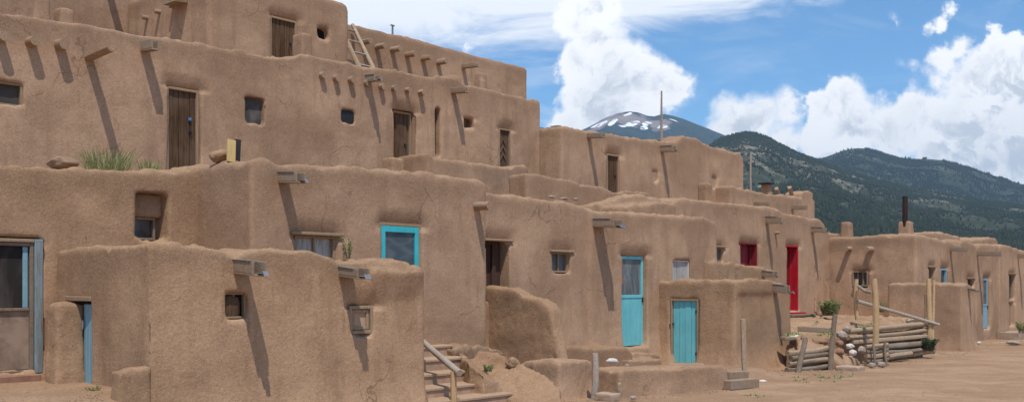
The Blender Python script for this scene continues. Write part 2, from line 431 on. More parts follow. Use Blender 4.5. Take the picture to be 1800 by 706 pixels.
def door_planks(root, F, a0,a1,z0,z1,d, m=None, n=5, frame=None, latch=True, battens=True, label=None, name='door', jamb=.0, fw=.045):
    m = m or WOOD_DOOR; frame = frame or WOOD_FRAME
    s = MB(); planks(s, F, a0+fw*.8, a1-fw*.8, d-.045, d-.01, z0-.02, z1-fw*.6, n)
    if battens:
        for q in (.18,.8): s.box(F, a0+fw, a1-fw, d-.010, d+.015, z0+(z1-z0)*q, z0+(z1-z0)*q+.08)
    o = s.build(name, m, root, bevel=.004)
    if label: o['label'] = label
    f = MB(); fd = max(.09, jamb)
    ring(f, F, a0-.012, a1+.012, d-fd, d+.012, z0-.02, z1+.012, fw, False)
    f.build('door_frame', frame, o, bevel=.006)
    if latch:
        l = MB(); az = a1-fw-.10; zz = z0+(z1-z0)*.52
        l.box(F, az-.01, az+.05, d-.062, d-.046, zz-.02, zz+.02); l.box(F, az+.012, az+.032, d-.072, d-.060, zz-.09, zz-.015)
        l.build('latch', IRON, o, bevel=.003)
    return o
def window(root, F, a0,a1,z0,z1,d, pane=None, frame=None, fw=.04, mull=(0,0), lintel=True, sill=True, name='window', label=None, proud=.0):
    pane = pane or GLASS; frame = frame or WOOD_FRAME
    s = MB(); ring(s, F, a0-.012, a1+.012, d-.07-proud, d, z0-.012, z1+.012, fw)
    nv, nh = mull
    for i in range(nv):
        a = a0+(a1-a0)*(i+1)/(nv+1); s.box(F, a-.012, a+.012, d-.045, d-.008, z0+fw-.012, z1-fw+.012)
    for i in range(nh):
        z = z0+(z1-z0)*(i+1)/(nh+1); s.box(F, a0+fw-.012, a1-fw+.012, d-.047, d-.010, z-.012, z+.012)
    o = s.build(name, frame, root, bevel=.004)
    if label: o['label'] = label
    g = MB(); g.box(F, a0+.01, a1-.01, d-.006, d+.012, z0+.01, z1-.01); g.build('pane', pane, o)
    if lintel:
        q = MB(); q.box(F, a0-.10, a1+.12, -.028, max(.05, d-.075), z1+.014, z1+.055); q.build('lintel', WOOD_FRAME, o, bevel=.008)
    return o
def hole(root, F, a0,a1,z0,z1,d, m=None, name='window_screen', label=None):
    s = MB(); s.box(F, a0-.02, a1+.02, d, d+.02, z0-.02, z1+.02); o = s.build(name, m or SCREEN, root)
    if label: o['label'] = label
    return o

def spout(root, F, r, p=.45, metal=True, label=None, h=None, thick=.022, drop=.03):
    """roof drain: open wooden trough sticking out of the wall, often lined with sheet metal. r = pixel box of the whole piece"""
    x0,y0,x1,y1 = r; rnd = rs()
    a0,_ = F.pix(x0, (y0+y1)/2); a1,_ = F.pix(x1, (y0+y1)/2, -p)
    w = min(.42, max(.13, a1-a0)); 
    _,zt = F.pix(x0, y0, -p/2); _,zb = F.pix(x0, y1, -p/2)
    h = h or max(.07, min(.2, (zt-zb)*.85)); z0 = zb+.01
    tr = MB()
    def bar(aa0, aa1, zz0, zz1, e0=.12, e1=-p):
        c = [F.p(aa0,e1,zz0-drop),F.p(aa1,e1,zz0-drop),F.p(aa1,e0,zz0+drop*.3),F.p(aa0,e0,zz0+drop*.3),
             F.p(aa0,e1,zz1-drop),F.p(aa1,e1,zz1-drop),F.p(aa1,e0,zz1+drop*.3),F.p(aa0,e0,zz1+drop*.3)]
        tr.box8(c)
    bar(a0, a0+w, z0, z0+thick)
    bar(a0-.001, a0+thick, z0+thick+.002, z0+h, e1=-p*rnd.uniform(.86,1.0)); bar(a0+w-thick, a0+w+.001, z0+thick+.002, z0+h, e1=-p*rnd.uniform(.9,1.0))
    o = tr.build('roof_spout', WOOD_GREY, root, bevel=.005)
    if label: o['label'] = label
    if metal:
        q = MB(); t = .004; e = -p-.07
        def sheet(aa0, aa1, zz, e0, e1, dz=0):
            q.box8([F.p(aa0,e1,zz-drop+dz),F.p(aa1,e1,zz-drop+dz),F.p(aa1,e0,zz),F.p(aa0,e0,zz),F.p(aa0,e1,zz-drop+dz+t),F.p(aa1,e1,zz-drop+dz+t),F.p(aa1,e0,zz+t),F.p(aa0,e0,zz+t)])
        sheet(a0+thick+.004, a0+w-thick-.004, z0+thick+.004, .1, e)
        sheet(a0-.012, a0+w*.55, z0+h+.004, .1, -p*.8, rnd.uniform(-.01,.01))
        sheet(a0+thick+.02, a0+w-thick-.02, z0+thick-.002, e+.004, e-.03, -.02)
        q.build('metal_lining', METAL, o)
    return o
def viga(root, F, px, py, rpx, p=.18, jit=.06, label=None):
    a,z = F.pix(px, py, -p); P = F.p(a,-p,z); dep = P.y
    r = rpx/FPX*dep; s = MB()
    s.tube(F.p(a,.15,z+.01), P, r, r*.97, 14, 4, jit, 0, seed=int(px))
    o = s.build('roof_beam', WOOD_BEAM, root, bevel=0, smooth=True)
    if label: o['label'] = label
    return o
def fit(F, x0, x1, b0, b1):
    """footprint a0..a1 x b0..b1 whose silhouette spans x0..x1 in the photograph"""
    ac,_z = F.pix((x0+x1)/2, 500, b0)
    def px(b): q = F.p(ac, b, 0); return HX+FPX*q.x/q.y
    for _ in range(12):
        a1,_z = F.pix(x1, 500, b0); a0,_z = F.pix(x0, 500, b1)
        if px(b1) > px(b0):   # depth runs to the right
            a1,_z = F.pix(x1, 500, b1); a0,_z = F.pix(x0, 500, b0)
        if a1-a0 > .55*(b1-b0): break
        b1 = b0+(b1-b0)*.85
    return a0, a1, b1
def lump(name, F, r, b, depth, root, m=ADOBE, dn=.4, vox=.035, sm=9, taper=.03, **k):
    """small adobe mass (chimney, stub) standing on a roof; pixel box at distance b behind plane F"""
    x0,y0,x1,y1 = r; a0,a1,b1 = fit(F,x0,x1,b,b+depth); depth = b1-b; _,z1 = F.pix((x0+x1)/2,y0,b); _,z0 = F.pix((x0+x1)/2,y1,b); z0 -= dn; a0 -= .035; a1 += .035; z1 += .03
    t = taper
    c = [F.p(a0,b,z0),F.p(a1,b,z0),F.p(a1,b+depth,z0),F.p(a0,b+depth,z0),F.p(a0+t,b+t,z1),F.p(a1-t,b+t,z1),F.p(a1-t,b+depth-t,z1),F.p(a0+t,b+depth-t,z1)]
    return adobe(name, [MB().box8(c)], m, root, vox=vox, sm=sm, d=(.02,.02,.006), sizes=(.5,.2,.08), crumb=.012, **k)
# light, air and exposure settings
HAZE, SKY, SUN, EXPO, CLD, SKYT = .00007, .15, 3.6, 0.12, 7.7, (.58,.90,1.05)

# ================================================================== HOUSES
def frame2(P0, P1):
    d = Vector((P1[0]-P0[0], P1[1]-P0[1], 0)).normalized(); return Frame((P0[0],P0[1]), (d.x,d.y), (-d.y,d.x))
G_ROW = 'adobe rooms of the terraced pueblo'
def base(F, px, z): 
    a,_ = F.pix(px, 500); return F.p(a, 0, z)

# custom joinery -----------------------------------------------------
def door_half_screen(root, F, a0,a1,z0,z1,d, m=None, pane=None, split=.53, label=None, fw=.055, jamb=True):
    m = m or TURQ; pane = pane or SCREEN
    zs = z0+(z1-z0)*split
    s = MB()
    s.box(F,a0,a0+fw,d-.05,d-.008,z0,z1); s.box(F,a1-fw,a1,d-.05,d-.008,z0,z1)
    s.box(F,a0+fw,a1-fw,d-.05,d-.008,z1-fw*1.1,z1); s.box(F,a0+fw,a1-fw,d-.05,d-.008,zs-.03,zs+.03)
    s.box(F,a0+fw,a1-fw,d-.038,d-.012,z0,zs-.03)
    o = s.build('door', m, root, bevel=.004)
    if label: o['label'] = label
    g = MB(); g.box(F,a0+fw-.01,a1-fw+.01,d-.022,d-.014,zs+.02,z1-fw); g.build('pane', pane, o)
    if jamb:
        j = MB(); ring(j,F,a0-.05,a1+.05,d-.045,d+.02,z0,z1+.05,.045,False); j.build('door_frame', WOOD_FRAME, o, bevel=.005)
    h = MB(); zz = zs-.12; h.box(F,a1-.05,a1-.02,d-.075,d-.05,zz,zz+.10); h.build('handle', IRON, o, bevel=.004)
    return o
def door_blue_big(root, F, a0,a1,z0,z1,d):
    fw = .04; zs = z0+(z1-z0)*.475; ar = a1-.085
    s = MB(); ring(s,F,a0-.01,ar,d-.08,d,z0-.02,z1-.03,fw,True)
    s.box(F,a0+fw,ar-fw,d-.06,d-.004,zs-.02,zs+.015)
    o = s.build('door', WOOD_DARK, root, bevel=.006)
    t = MB(); t.box(F,ar+.003,a1+.012,d-.11,d+.01,z0-.02,z1+.012); t.build('door_post', BLUE_OLD, o, bevel=.008)
    t = MB(); t.box(F,a0-.02,ar,d-.10,d+.01,z1-.027,z1+.012); t.build('door_head', WOOD_FRAME, o, bevel=.006)
    a1 = ar
    g = MB(); g.box(F,a0+.03,a1-.03,d-.022,d-.010,zs,z1-.05); g.build('screen', SCREEN_DARK, o)
    b = MB(); b.box(F,a1-fw-.07,a1-fw-.015,d-.05,d-.024,zs+.018,z1-.075); b.build('inner_stile', BLUE_DOOR, o, bevel=.004)
    p = MB(); p.box(F,a0+.03,a1-.03,d-.03,d-.012,z0+.03,zs-.02); p.build('lower_panel', DUSTY, o)
    q = MB(); q.box(F,a0-.2,a1+.03,d-.20,d+.05,z0-.13,z0-.025); q.build('sill', SLAB, o, bevel=.01)
def door_ajar(root, F, a0,a1,z0,z1,d):
    # hinged on the right, swung a little inwards
    w = (a1-a0)*.66; ang = R(7); s = MB()
    hx = a1-.012
    def P(u, v, z): return F.p(hx-u*math.cos(ang)-v*math.sin(ang), .03+u*math.sin(ang)-v*math.cos(ang)*-1, z)
    n = 3
    for i in range(n):
        u0 = i*w/n+.003; u1 = (i+1)*w/n-.003
        s.box8([P(u0,0,z0),P(u1,0,z0),P(u1,.035,z0),P(u0,.035,z0),P(u0,0,z1-.03),P(u1,0,z1-.03),P(u1,.035,z1-.03),P(u0,.035,z1-.03)])
    o = s.build('door', BLUE_DOOR, root, bevel=.004)
    l = MB(); zz = z0+(z1-z0)*.8
    l.tube(P(w*.86,-.02,zz), P(w*.86,-.03,zz-.10), .012,.012,8,3,.02); l.build('latch', METAL, o)
    q = MB(); q.box(F,a0-.12,a1+.03,-.02,.30,z1+.005,z1+.06); q.build('lintel', WOOD_FRAME, o, bevel=.008)
def red_opening(root, F, a0,a1,z0,z1,d, sill=False, label=None, name='door', trim=RED):
    s = MB(); planks(s,F,a0+.03,a1-.03,d-.05,d-.015,z0,z1-.03,4 if a1-a0>.6 else 3,.005)
    o = s.build(name, RED_SHADED, root, bevel=.003)
    if label: o['label'] = label
    f = MB(); t = .035
    f.box(F,a1-t,a1+.012,.035,d,z0-.01,z1); f.box(F,a0-.012,a0+t,.035,d,z0-.01,z1); f.box(F,a0-.012,a1+.012,.035,d,z1,z1+t)
    if sill: f.box(F,a0-.02,a1+.10,-.16,d,z0-.09,z0-.012)
    f.box(F,a1-t-.055,a1-t-.003,d-.10,d-.055,z0,z1-.02)
    f.build('door_frame' if name=='door' else 'frame', trim, o, bevel=.004)
    k = MB(); k.box(F,a0+.10,a0+.13,d-.085,d-.05,z0+(z1-z0)*.45,z0+(z1-z0)*.45+.09); 
    if name=='door': k.build('handle', IRON, o, bevel=.003)
def boarded_window(root, F, a0,a1,z0,z1,d):
    s = MB(); ring(s,F,a0-.02,a1+.02,d-.09,d,z0-.02,z1+.02,.04); o = s.build('window', WOOD_FRAME, root, bevel=.005)
    o['label'] = 'small square window closed with a plywood board'
    g = MB(); g.box(F,a0+.01,a1-.01,d-.045,d-.01,z0+.01,z1-.01); g.build('board', PLY, o)
    i = MB(); ring(i,F,a0+.03,a1-.03,d-.065,d-.046,z0+.03,z1-.03,.035); i.build('inner_frame', WOOD_FRAME, o, bevel=.003)
def stuffed_window(root, F, a0,a1,z0,z1,d):
    o = window(root,F,a0,a1,z0,z1,d,pane=DARKIN,frame=WOOD_FRAME,fw=.022,mull=(1,0),lintel=False,label='small square window blocked with a rough board behind one bar')
    s = MB(); c = F.p((a0+a1)/2-.03, d-.035, (z0+z1)/2-.02)
    w = (a1-a0)*.42; h=(z1-z0)*.47
    bm = bmesh.new(); bmesh.ops.create_icosphere(bm, subdivisions=3, radius=1)
    vs = []
    for v in bm.verts:
        k = 1+.16*mnoise.noise(v.co*2.1); v.co = Vector([math.copysign(abs(t)**.55,t) for t in v.co]); vs.append(c+F.e1*(v.co.x*w*k)+F.e2*(v.co.y*.028*k)+Vector((0,0,v.co.z*h*k)))
    s.poly(vs, [tuple(q.index for q in f.verts) for f in bm.faces]); bm.free()
    s.build('stuffing', WOOD_DOOR, o, smooth=True)
def patched_hole(root, F, a0,a1,z0,z1,d):
    o = hole(root,F,a0,a1,z0,z1,d,IRON,'window_screen','dark torn screen half covered with mud plaster')
def carved_door(root, F, a0,a1,z0,z1,d):
    o = door_planks(root,F,a0,a1,z0,z1,d,n=2,battens=False,latch=False,label='dark door with carved zigzag panel',fw=.03)
    s = MB(); w = (a1-a0)*.5; x0 = a0+.05
    for i in range(7):
        z = z0+.25+i*.17
        if z+.17 > z1-.05: break
        s.beam(F.p(x0,d-.06,z),F.p(x0+w*.5,d-.06,z+.15),.03,.02,F.e2); s.beam(F.p(x0+w*.5,d-.06,z+.15),F.p(x0+w,d-.06,z),.03,.02,F.e2)
    s.build('carving', WOOD_DOOR, o)

# ------------------------------------------------------------------ 1 low front room
B = at(262, 500, 10.0); Cc = at(745, 500, 12.5)
F1 = frame2(B, Cc); F1s = F1.side(0)
h = House('adobe_house', 'low front adobe room with two tiny square windows and two roof spouts', 'house', F1.p(1.5,0,-.1), G_ROW)
h.opening(F1, (399,516,436,558), .13, stuffed_window, dent=0)
h.opening(F1, (618,540,655,584), .10, boarded_window)
h.opening(F1s, (124,529,159,692), .45, door_ajar, dent=0)
tops = [(262,427),(306,428),(360,431),(398,437),(410,447),(420,446),(430,439),(476,435),(530,437),(553,440),(585,450),(598,461),(640,460),(650,458),(706,457),(736,463),(747,474)]
sol = [profile(F1, tops, 2.8, -.35)]
bul = MB()   # bulging lip over the boarded window
a0,z1 = F1.pix(648,470); a1,z0 = F1.pix(738,531)
bul.box8([F1.p(a0,-.02,z0+.03),F1.p(a1,-.01,z0+.10),F1.p(a1,.3,z0+.10),F1.p(a0,.3,z0+.03),F1.p(a0,-.10,z1-.03),F1.p(a1,-.06,z1-.03),F1.p(a1,.3,z1),F1.p(a0,.3,z1)])
h.wall(sol+[bul], ADOBE_STRAW, vox=.032, sm=10, flare=.10, zb=.0, crumb=.03)
spout(h.root, F1, (410,452,470,482), .46); spout(h.root, F1, (596,465,650,487), .36)
# pillar left of the blue door and stub at the corner
def stub(root, name, F, r, b0, b1, dn=.5, m=ADOBE_STRAW, tp=.06, vox=.035, sm=12, label=None):
    x0,y0,x1,y1 = r; a0,z1 = F.pix(x0,y0,b0); a1,_ = F.pix(x1,y0,b0); _,z0 = F.pix(x0,y1,b0); z0 -= dn
    s = MB().box8([F.p(a0-tp,b0-tp,z0),F.p(a1+tp,b0-tp,z0),F.p(a1+tp,b1,z0),F.p(a0-tp,b1,z0),F.p(a0,b0,z1),F.p(a1,b0,z1),F.p(a1,b1,z1),F.p(a0,b1,z1)])
    o = adobe(name, [s], m, root, vox=vox, sm=sm, d=(.04,.025,.010), sizes=(.7,.25,.09))
    if label: o['label'] = label
    return o
stub(h.root, 'door_pillar', F1s, (84,533,101,690), -.22, .08, sm=16)
stub(h.root, 'corner_buttress', F1s, (196,646,208,706), -.32, .02, tp=.05)

# ------------------------------------------------------------------ 2 left lower wall
T2 = 11.8; F2 = front(T2)
h = House('adobe_house', 'left adobe room with a large chipped blue door and one deep niche window', 'house', base(F2, 150, .4), G_ROW)
h.opening(F2, (-28,419,74,658), .10, door_blue_big, dent=0)
def niche(root,F,a0,a1,z0,z1,d):
    zm = z0+(z1-z0)*.5
    s = MB(); ring(s,F,a0+.01,a1-.06,d-.08,d-.01,z0,zm,.03); o = s.build('window', WOOD_DARK, root, bevel=.004)
    g = MB(); g.box(F,a0+.015,a1-.06,d-.03,d-.014,z0,zm); g.build('pane', GLASS, o)
    w = MB(); w.box(F,a0-.02,a1+.03,d-.10,d+.04,zm,z1+.02); adobe('infill',[w],ADOBE,o,loc=L(root),vox=.03,sm=3,d=(.02,.015,.008),sizes=(.4,.15,.07),crumb=0)
    q = MB(); q.box(F,a0-.02,a1+.05,.03,d,z1+.014,z1+.06); q.build('lintel', WOOD_DARK, o, bevel=.006)
h.opening(F2, (243,339,294,420), .27, niche, dent=0)
h.wall([profile(F2, [(-110,284),(0,290),(95,293),(250,300),(300,301),(330,300),(360,295),(390,289),(470,282)], 3.5, -.3)], ADOBE_STRAW, vox=.038, sm=9, crumb=.035)

# ------------------------------------------------------------------ 3 room with turquoise screen door
T3 = 10.6; F3 = front(T3); a3,_ = F3.pix(441,300)
h = House('adobe_house', 'tall adobe room with the turquoise screen door at the head of the stairs', 'house', base(F3, 640, 0), G_ROW)
def screen_door_open(root,F,a0,a1,z0,z1,d): door_half_screen(root,F,a0,a1,z0,z1,d,TURQ_DEEP,SCREEN_BLUE,.30,fw=.075)
h.opening(F3, (674,396,740,604), .09, screen_door_open)
h.opening(F3, (524,414,592,470), .12, lambda *a: window(*a, pane=CURTAIN, mull=(1,0), fw=.03))
h.wall([profile(F3, [(441,280),(455,277),(478,280),(490,286),(502,287),(604,292),(700,300),(757,305),(845,315),(855,319)], 4.5, -.3)], ADOBE, vox=.042, sm=10, crumb=.03)
spout(h.root, F3, (489,296,534,319), .42)
viga(h.root, F3, 861, 361, 8, .30, label='single peeled beam end sticking out at the right corner')

# ------------------------------------------------------------------ 4 room with the turquoise half-glazed door
T4 = 11.1; F4 = front(T4)
h = House('adobe_house', 'adobe room with the turquoise half-glazed door, a brown door and a small paned window', 'house', base(F4, 1050, .1), G_ROW)
def brown_door(root,F,a0,a1,z0,z1,d):
    am = a0+(a1-a0)*.60
    o = door_planks(root,F,a0,am,z0,z1,d,WOOD_BROWN,5,WOOD_BROWN,False,False,'dark brown plank door standing half open',jamb=.05)
    q = MB(); q.box(F,a0-.05,a1+.12,-.015,.2,z1+.014,z1+.05); q.build('lintel', WOOD_FRAME, o, bevel=.008)
    s = MB(); s.box(F,am+.03,a1-.01,d-.05,d-.02,z0,z1); s.box(F,am+.01,am+.045,d-.09,d-.03,z0,z1); s.build('door', WOOD_BROWN, root, bevel=.004)
h.opening(F4, (857,424,895,530), .24, brown_door)
h.opening(F4, (974,444,1002,477), .13, dent=.045, fn=lambda *a: window(*a, pane=GLASS_BLUE, fw=.03, mull=(1,0)))
def turq_main(root,F,a0,a1,z0,z1,d):
    o = door_half_screen(root,F,a0,a1,z0,z1,d,TURQ,LACE,.55)
    q = MB(); q.box(F,a0-.06,a1+.06,-.012,.12,z1+.06,z1+.095); q.build('lintel', WOOD_FRAME, o, bevel=.008)
    q = MB(); w=a1-a0; zz=z0+(z1-z0)*.73; x=a0+.058
    q.poly([F.p(x,d-.026,zz-.17),F.p(x+w*.22,d-.026,zz),F.p(x,d-.026,zz+.17),F.p(x,d-.021,zz-.17),F.p(x+w*.22,d-.021,zz),F.p(x,d-.021,zz+.17)],[(0,1,2),(5,4,3),(0,3,4,1),(1,4,5,2),(2,5,3,0)])
    q.build('ornament', SLAB, o)
h.opening(F4, (1091,449,1134,609), .10, turq_main)
def pale_pane(root,F,a0,a1,z0,z1,d):
    o = window(root,F,a0,a1,z0,z1,d,pane=GLASS_BLUE,frame=WHITEP,fw=.028,lintel=False,label='small window covered with a dusty pale sheet')
    s = MB(); s.box(F,a0+.015,a1-.015,d-.03,d-.012,z0+.015,z1-.015); s.build('cover_sheet', CURTAIN, o)
h.opening(F4, (1181,458,1209,500), .05, pale_pane, dent=0)
p1 = profile(F4, [(830,333),(853,336),(900,343),(953,350),(1000,357),(1040,364)], 3.4, -.3)
p2 = profile(F4, [(1036,370),(1060,370),(1120,374),(1200,380),(1242,383),(1254,387),(1259,395)], 3.4, -.3, b0=-.05)
h.wall([p1,p2], ADOBE, vox=.042, sm=9, crumb=.03, flare=.05, zb=.3)
spout(h.root, F4, (1038,371,1097,397), .55, h=.15)

# ------------------------------------------------------------------ 5 shed with plank door
T5 = 9.35; F5 = front(T5); a5,_ = F5.pix(1294,500); F5s = F5.side(a5)
h = House('adobe_shed', 'small low adobe shed with a turquoise plank door', 'shed', F5.p(a5+.9,0,0))
def turq_planks(root,F,a0,a1,z0,z1,d):
    o = door_planks(root,F,a0,a1,z0,z1,d,TURQ,4,WOOD_FRAME,False,False,fw=.035)
    l = MB(); zz=z0+(z1-z0)*.62; l.box(F,a0-.06,a0+.06,d-.075,d-.05,zz,zz+.025); l.box(F,a0-.045,a0-.02,d-.085,d-.06,zz-.09,zz+.005); l.build('latch', IRON, o, bevel=.004)
    for q in (.17,.8):
        g = MB(); g.box(F,a1-.07,a1+.015,d-.06,d-.046,z0+(z1-z0)*q,z0+(z1-z0)*q+.05); g.build('hinge', RUST, o)
h.opening(F5s, (1181,526,1228,640), .05, turq_planks, dent=0)
h.cut.box(F5, *(lambda a,z:(a-.025,a+.025,-.3,.2,z-.025,z+.025))(*F5.pix(1339,543)))
body = profile(F5, [(1292,492),(1340,494),(1360,496),(1391,503)], 2.4, -.3)
ledge = MB(); _a,z1 = F5.pix(1292,490,-.06); a0 = a5+.02; a1,_ = F5.pix(1360,490,-.06); _,z0 = F5.pix(1320,515,-.06)
ledge.box(F5, a0, a1, -.042, .4, z0, z1-.005)
h.wall([body, ledge], ADOBE_STRAW, vox=.04, sm=7, flare=.13, zb=-.05, crumb=.03)
spout(h.root, F5, (1357,497,1391,514), .34, label='weathered grey roof spout with a loose tin strip')

# ------------------------------------------------------------------ 6 lean-to roof
F6 = front(11.0)
h = House('adobe_shed', 'narrow adobe lean-to with a grey spout between the shed and the red window', 'shed', base(F6, 1300, .2))
h.wall([profile(F6, [(1240,457),(1255,459),(1300,464),(1337,469),(1360,474),(1365,480)], 1.25, -.2)], ADOBE_STRAW, vox=.045, sm=7, crumb=.04)
spout(h.root, F6, (1338,473,1364,486), .36)

# ------------------------------------------------------------------ 7 red doors
F7 = front(12.3)
h = House('adobe_house', 'adobe room with the tall red door and the red shuttered opening', 'house', base(F7, 1340, .5), G_ROW)
h.opening(F7, (1255,435,1272,458), .12, lambda *a: window(*a, pane=GLASS_BLUE, fw=.03))
h.opening(F7, (1303,428,1333,480), .28, lambda *a: red_opening(*a, name='window', label='red shuttered opening coloured as in shade under a pale lintel', trim=RED_SHADED))
h.opening(F7, (1384,433,1405,548), .32, lambda *a: red_opening(*a, sill=True))
tops=[(1184,356),(1190,349),(1200,348),(1250,352),(1300,357),(1335,362),(1345,362),(1370,366),(1376,373),(1400,376),(1416,380),(1423,384),(1440,384),(1450,391),(1454,404),(1462,409),(1480,411)]
h.wall([profile(F7, tops, 3.2, .0)], ADOBE, vox=.05, sm=8, crumb=.03)
spout(h.root, F7, (1345,377,1372,391), .42); spout(h.root, F7, (1426,396,1449,407), .42); viga(h.root, F7, 1371, 409, 2.6, .14)

# ------------------------------------------------------------------ 8 corner house on the right
F8 = front(9.8); S8 = 27.8; F8s = F8.side(S8)
h = House('adobe_house', 'corner adobe house on the right with a rusty stovepipe on its roof', 'house', F8s.p(-1.5,0,0), G_ROW)
h.opening(F8s, (1498,477,1524,502), .10, lambda *a: window(*a, pane=SCREEN, fw=.035, mull=(2,0), lintel=False))
h.opening(F8, (1634,470,1643,500), .16, lambda *a: window(*a, pane=SCREEN, fw=.03))
h.opening(F8, (1656,472,1667,500), .12, lambda *a: window(*a, frame=BLUE_DOOR, fw=.05, lintel=False, label='narrow window with a pale blue frame'))
a0 = S8
b8 = profile(F8, [(1611,411),(1625,413),(1650,419),(1670,424),(1692,431)], 4.2, -.5)
back = profile(front(11.6), [(1625,409),(1640,408),(1660,408),(1672,412),(1688,416),(1690,424)], .8, 2.0)
h.wall([b8, back], ADOBE, vox=.05, sm=9, flare=.10, zb=-.1, crumb=.03)
viga(h.root, F8s, 1487, 437, 4.5, .22); viga(h.root, F8s, 1522, 438, 5.5, .34)
spout(h.root, F8, (1669,431,1690,440), .5, metal=False)
lump('chimney', F8s, (1477,391,1500,411), .5, .35, h.root)
c = lump('chimney', F8s, (1578,390,1607,411), .3, .40, h.root, sm=12, taper=.04)
c['label'] = 'rounded adobe chimney base carrying a rusty stovepipe'
P0 = at(1591, 392, 27.9); P1 = at(1591, 345, 27.9)
s = MB(); s.tube(P0-Vector((0,0,.1)), P1, .075,.075,16,8,.01)
pp = s.build('stovepipe', RUST, c, smooth=True)

# porch in front of the corner
FP = front(8.35); aP,_ = FP.pix(1690,500); FPs = FP.side(aP)
h = House('adobe_porch', 'small blank adobe annex with a low flat roof against the corner house', 'annex', FP.p(aP+.6,0,-.2))
h.wall([profile(FP, [(1690,497),(1702,498),(1712,504)], 1.9, -.6)], ADOBE, vox=.045, sm=8, flare=.05, zb=-.15, crumb=.03)
spout(h.root, FP, (1701,505,1713,512), .25, h=.07)

# ------------------------------------------------------------------ 9-11 far row
F9 = front(9.95)
h = House('adobe_house', 'far adobe room with the narrow pale blue glazed door', 'house', base(F9, 1730, -.2), G_ROW)
h.opening(F9, (1702,490,1713,503), .14, lambda *a: window(*a, pane=GLASS, fw=.03))
h.opening(F9, (1729,488,1741,577), .14, lambda *a: door_half_screen(*a, m=BLUE_DOOR, pane=SCREEN_BLUE, split=.46, fw=.07))
f9 = profile(F9, [(1688,425),(1696,421),(1710,425),(1715,430),(1735,429),(1752,429),(1760,432)], 4, -.6)
bk = profile(front(11.6), [(1700,420),(1720,419),(1735,417),(1752,417),(1756,424)], 1.5, 1.8)
h.wall([f9,bk], ADOBE, vox=.055, sm=8, crumb=.03)
spout(h.root, F9, (1716,438,1740,448), .75, metal=False)
F10 = front(9.9)
h = House('adobe_house', 'farthest adobe room at the right edge with one slit window above a stepped niche', 'house', base(F10, 1785, -.2), G_ROW)
h.opening(F10, (1775,482,1785,526), .16, lambda *a: window(*a, pane=GLASS, fw=.03))
h.opening(F10, (1775,533,1784,573), .12, lambda r,F,a0,a1,z0,z1,d: hole(r,F,a0,a1,z0,z1,d,ADOBE,'niche_back'))
h.wall([profile(F10, [(1758,432),(1764,429),(1778,431),(1787,436),(1810,441),(1860,450)], 4, -.6)], ADOBE, vox=.055, sm=8, crumb=.03)
spout(h.root, F10, (1789,443,1806,452), .7, metal=False)

# ------------------------------------------------------------------ second storey
FA = front(15.0)
h = House('adobe_house', 'long second-storey adobe block with three dark plank doors and rows of beam ends', 'house', base(FA, 500, 2.9), G_ROW)
h.opening(FA, (-30,139,40,178), .10, dent=0, fn=lambda *a: window(*a, pane=SCREEN_DARK, fw=.03, lintel=False))
def old_door(root,F,a0,a1,z0,z1,d):
    o = door_planks(root,F,a0,a1,z0,z1,d,n=5,latch=True)
    l = MB(); zz = F.pix(347,211,d-.07)[1]; a = a1-.17; l.box(F,a,a+.05,d-.085,d-.05,zz-.03,zz+.02); l.build('padlock', TAGBLUE, o, bevel=.005)
h.opening(FA, (297,151,352,306), .15, old_door)
h.opening(FA, (433,170,464,212), .10, dent=0, fn=lambda *a: hole(*a))
h.opening(FA, (601,192,623,213), .04, patched_hole, dent=0)
h.opening(FA, (695,192,731,310), .24, lambda *a: door_planks(*a, n=4))
h.opening(FA, (767,190,774,274), .14, dent=0, fn=lambda *a: hole(*a, m=WOOD_DOOR, name='slot_back', label='tall narrow slot in the wall'))
h.opening(FA, (817,207,833,225), .14, dent=.03, fn=lambda *a: hole(*a, m=WOOD_DOOR))
h.opening(FA, (879,226,898,300), .10, carved_door)
tops=[(-110,-2),(-60,10),(0,20),(60,28),(102,35),(153,43),(245,59),(275,64),(357,78),(450,95),(508,99),(520,99),(526,93),(553,97),(600,108),(652,119),(719,126),(762,136),(772,134),(806,136),(816,145),(822,147),(878,160),(942,176),(951,181)]
h.wall([profile(FA, tops, 3.8, 2.4)], ADOBE, vox=.034, sm=10, crumb=.035)
for x,y,r_,p_ in ((8,63,9,.22),(63,71,9,.22),(114,77,9.5,.22),(571,132,6,.12),(595,137,6,.12),(622,140,6,.13),(648,146,6,.10),(675,152,5.5,.12),(696,155,5,.10),(721,158,4.5,.12),(746,162,5.5,.14)):
    viga(h.root, FA, x, y, r_*1.05, p_*.85)
spout(h.root, FA, (246,64,279,86), .38, metal=False); spout(h.root, FA, (641,127,664,140), .34); spout(h.root, FA, (793,149,817,160), .42, metal=False)
a,z = FA.pix(156,109); q = MB()   # hollow log spout
for k in range(9):
    t0 = math.pi*(1.08+k*.84/9); t1 = math.pi*(1.08+(k+1)*.84/9); r0,r1 = .075,.05
    def C(t,r,b): return FA.p(a+math.cos(t)*r, b, z+.07+math.sin(t)*r-(.05 if b<0 else 0)*-1)
    q.box8([C(t0,r0,-.74),C(t1,r0,-.74),C(t1,r0,.12),C(t0,r0,.12),C(t0,r1,-.74),C(t1,r1,-.74),C(t1,r1,.12),C(t0,r1,.12)])
o = q.build('roof_spout', WOOD_BEAM, h.root); o['label'] = 'long hollowed log spout split at its tip'
for r_,b in (((512,58,550,100),.35),((46,-6,90,34),.5),((92,14,132,44),.5),((833,128,858,152),1.0)):
    lump('chimney', FA, r_, b, .38, h.root)
lump('parapet_mound', FA, (770,132,812,140), .25, .7, h.root)

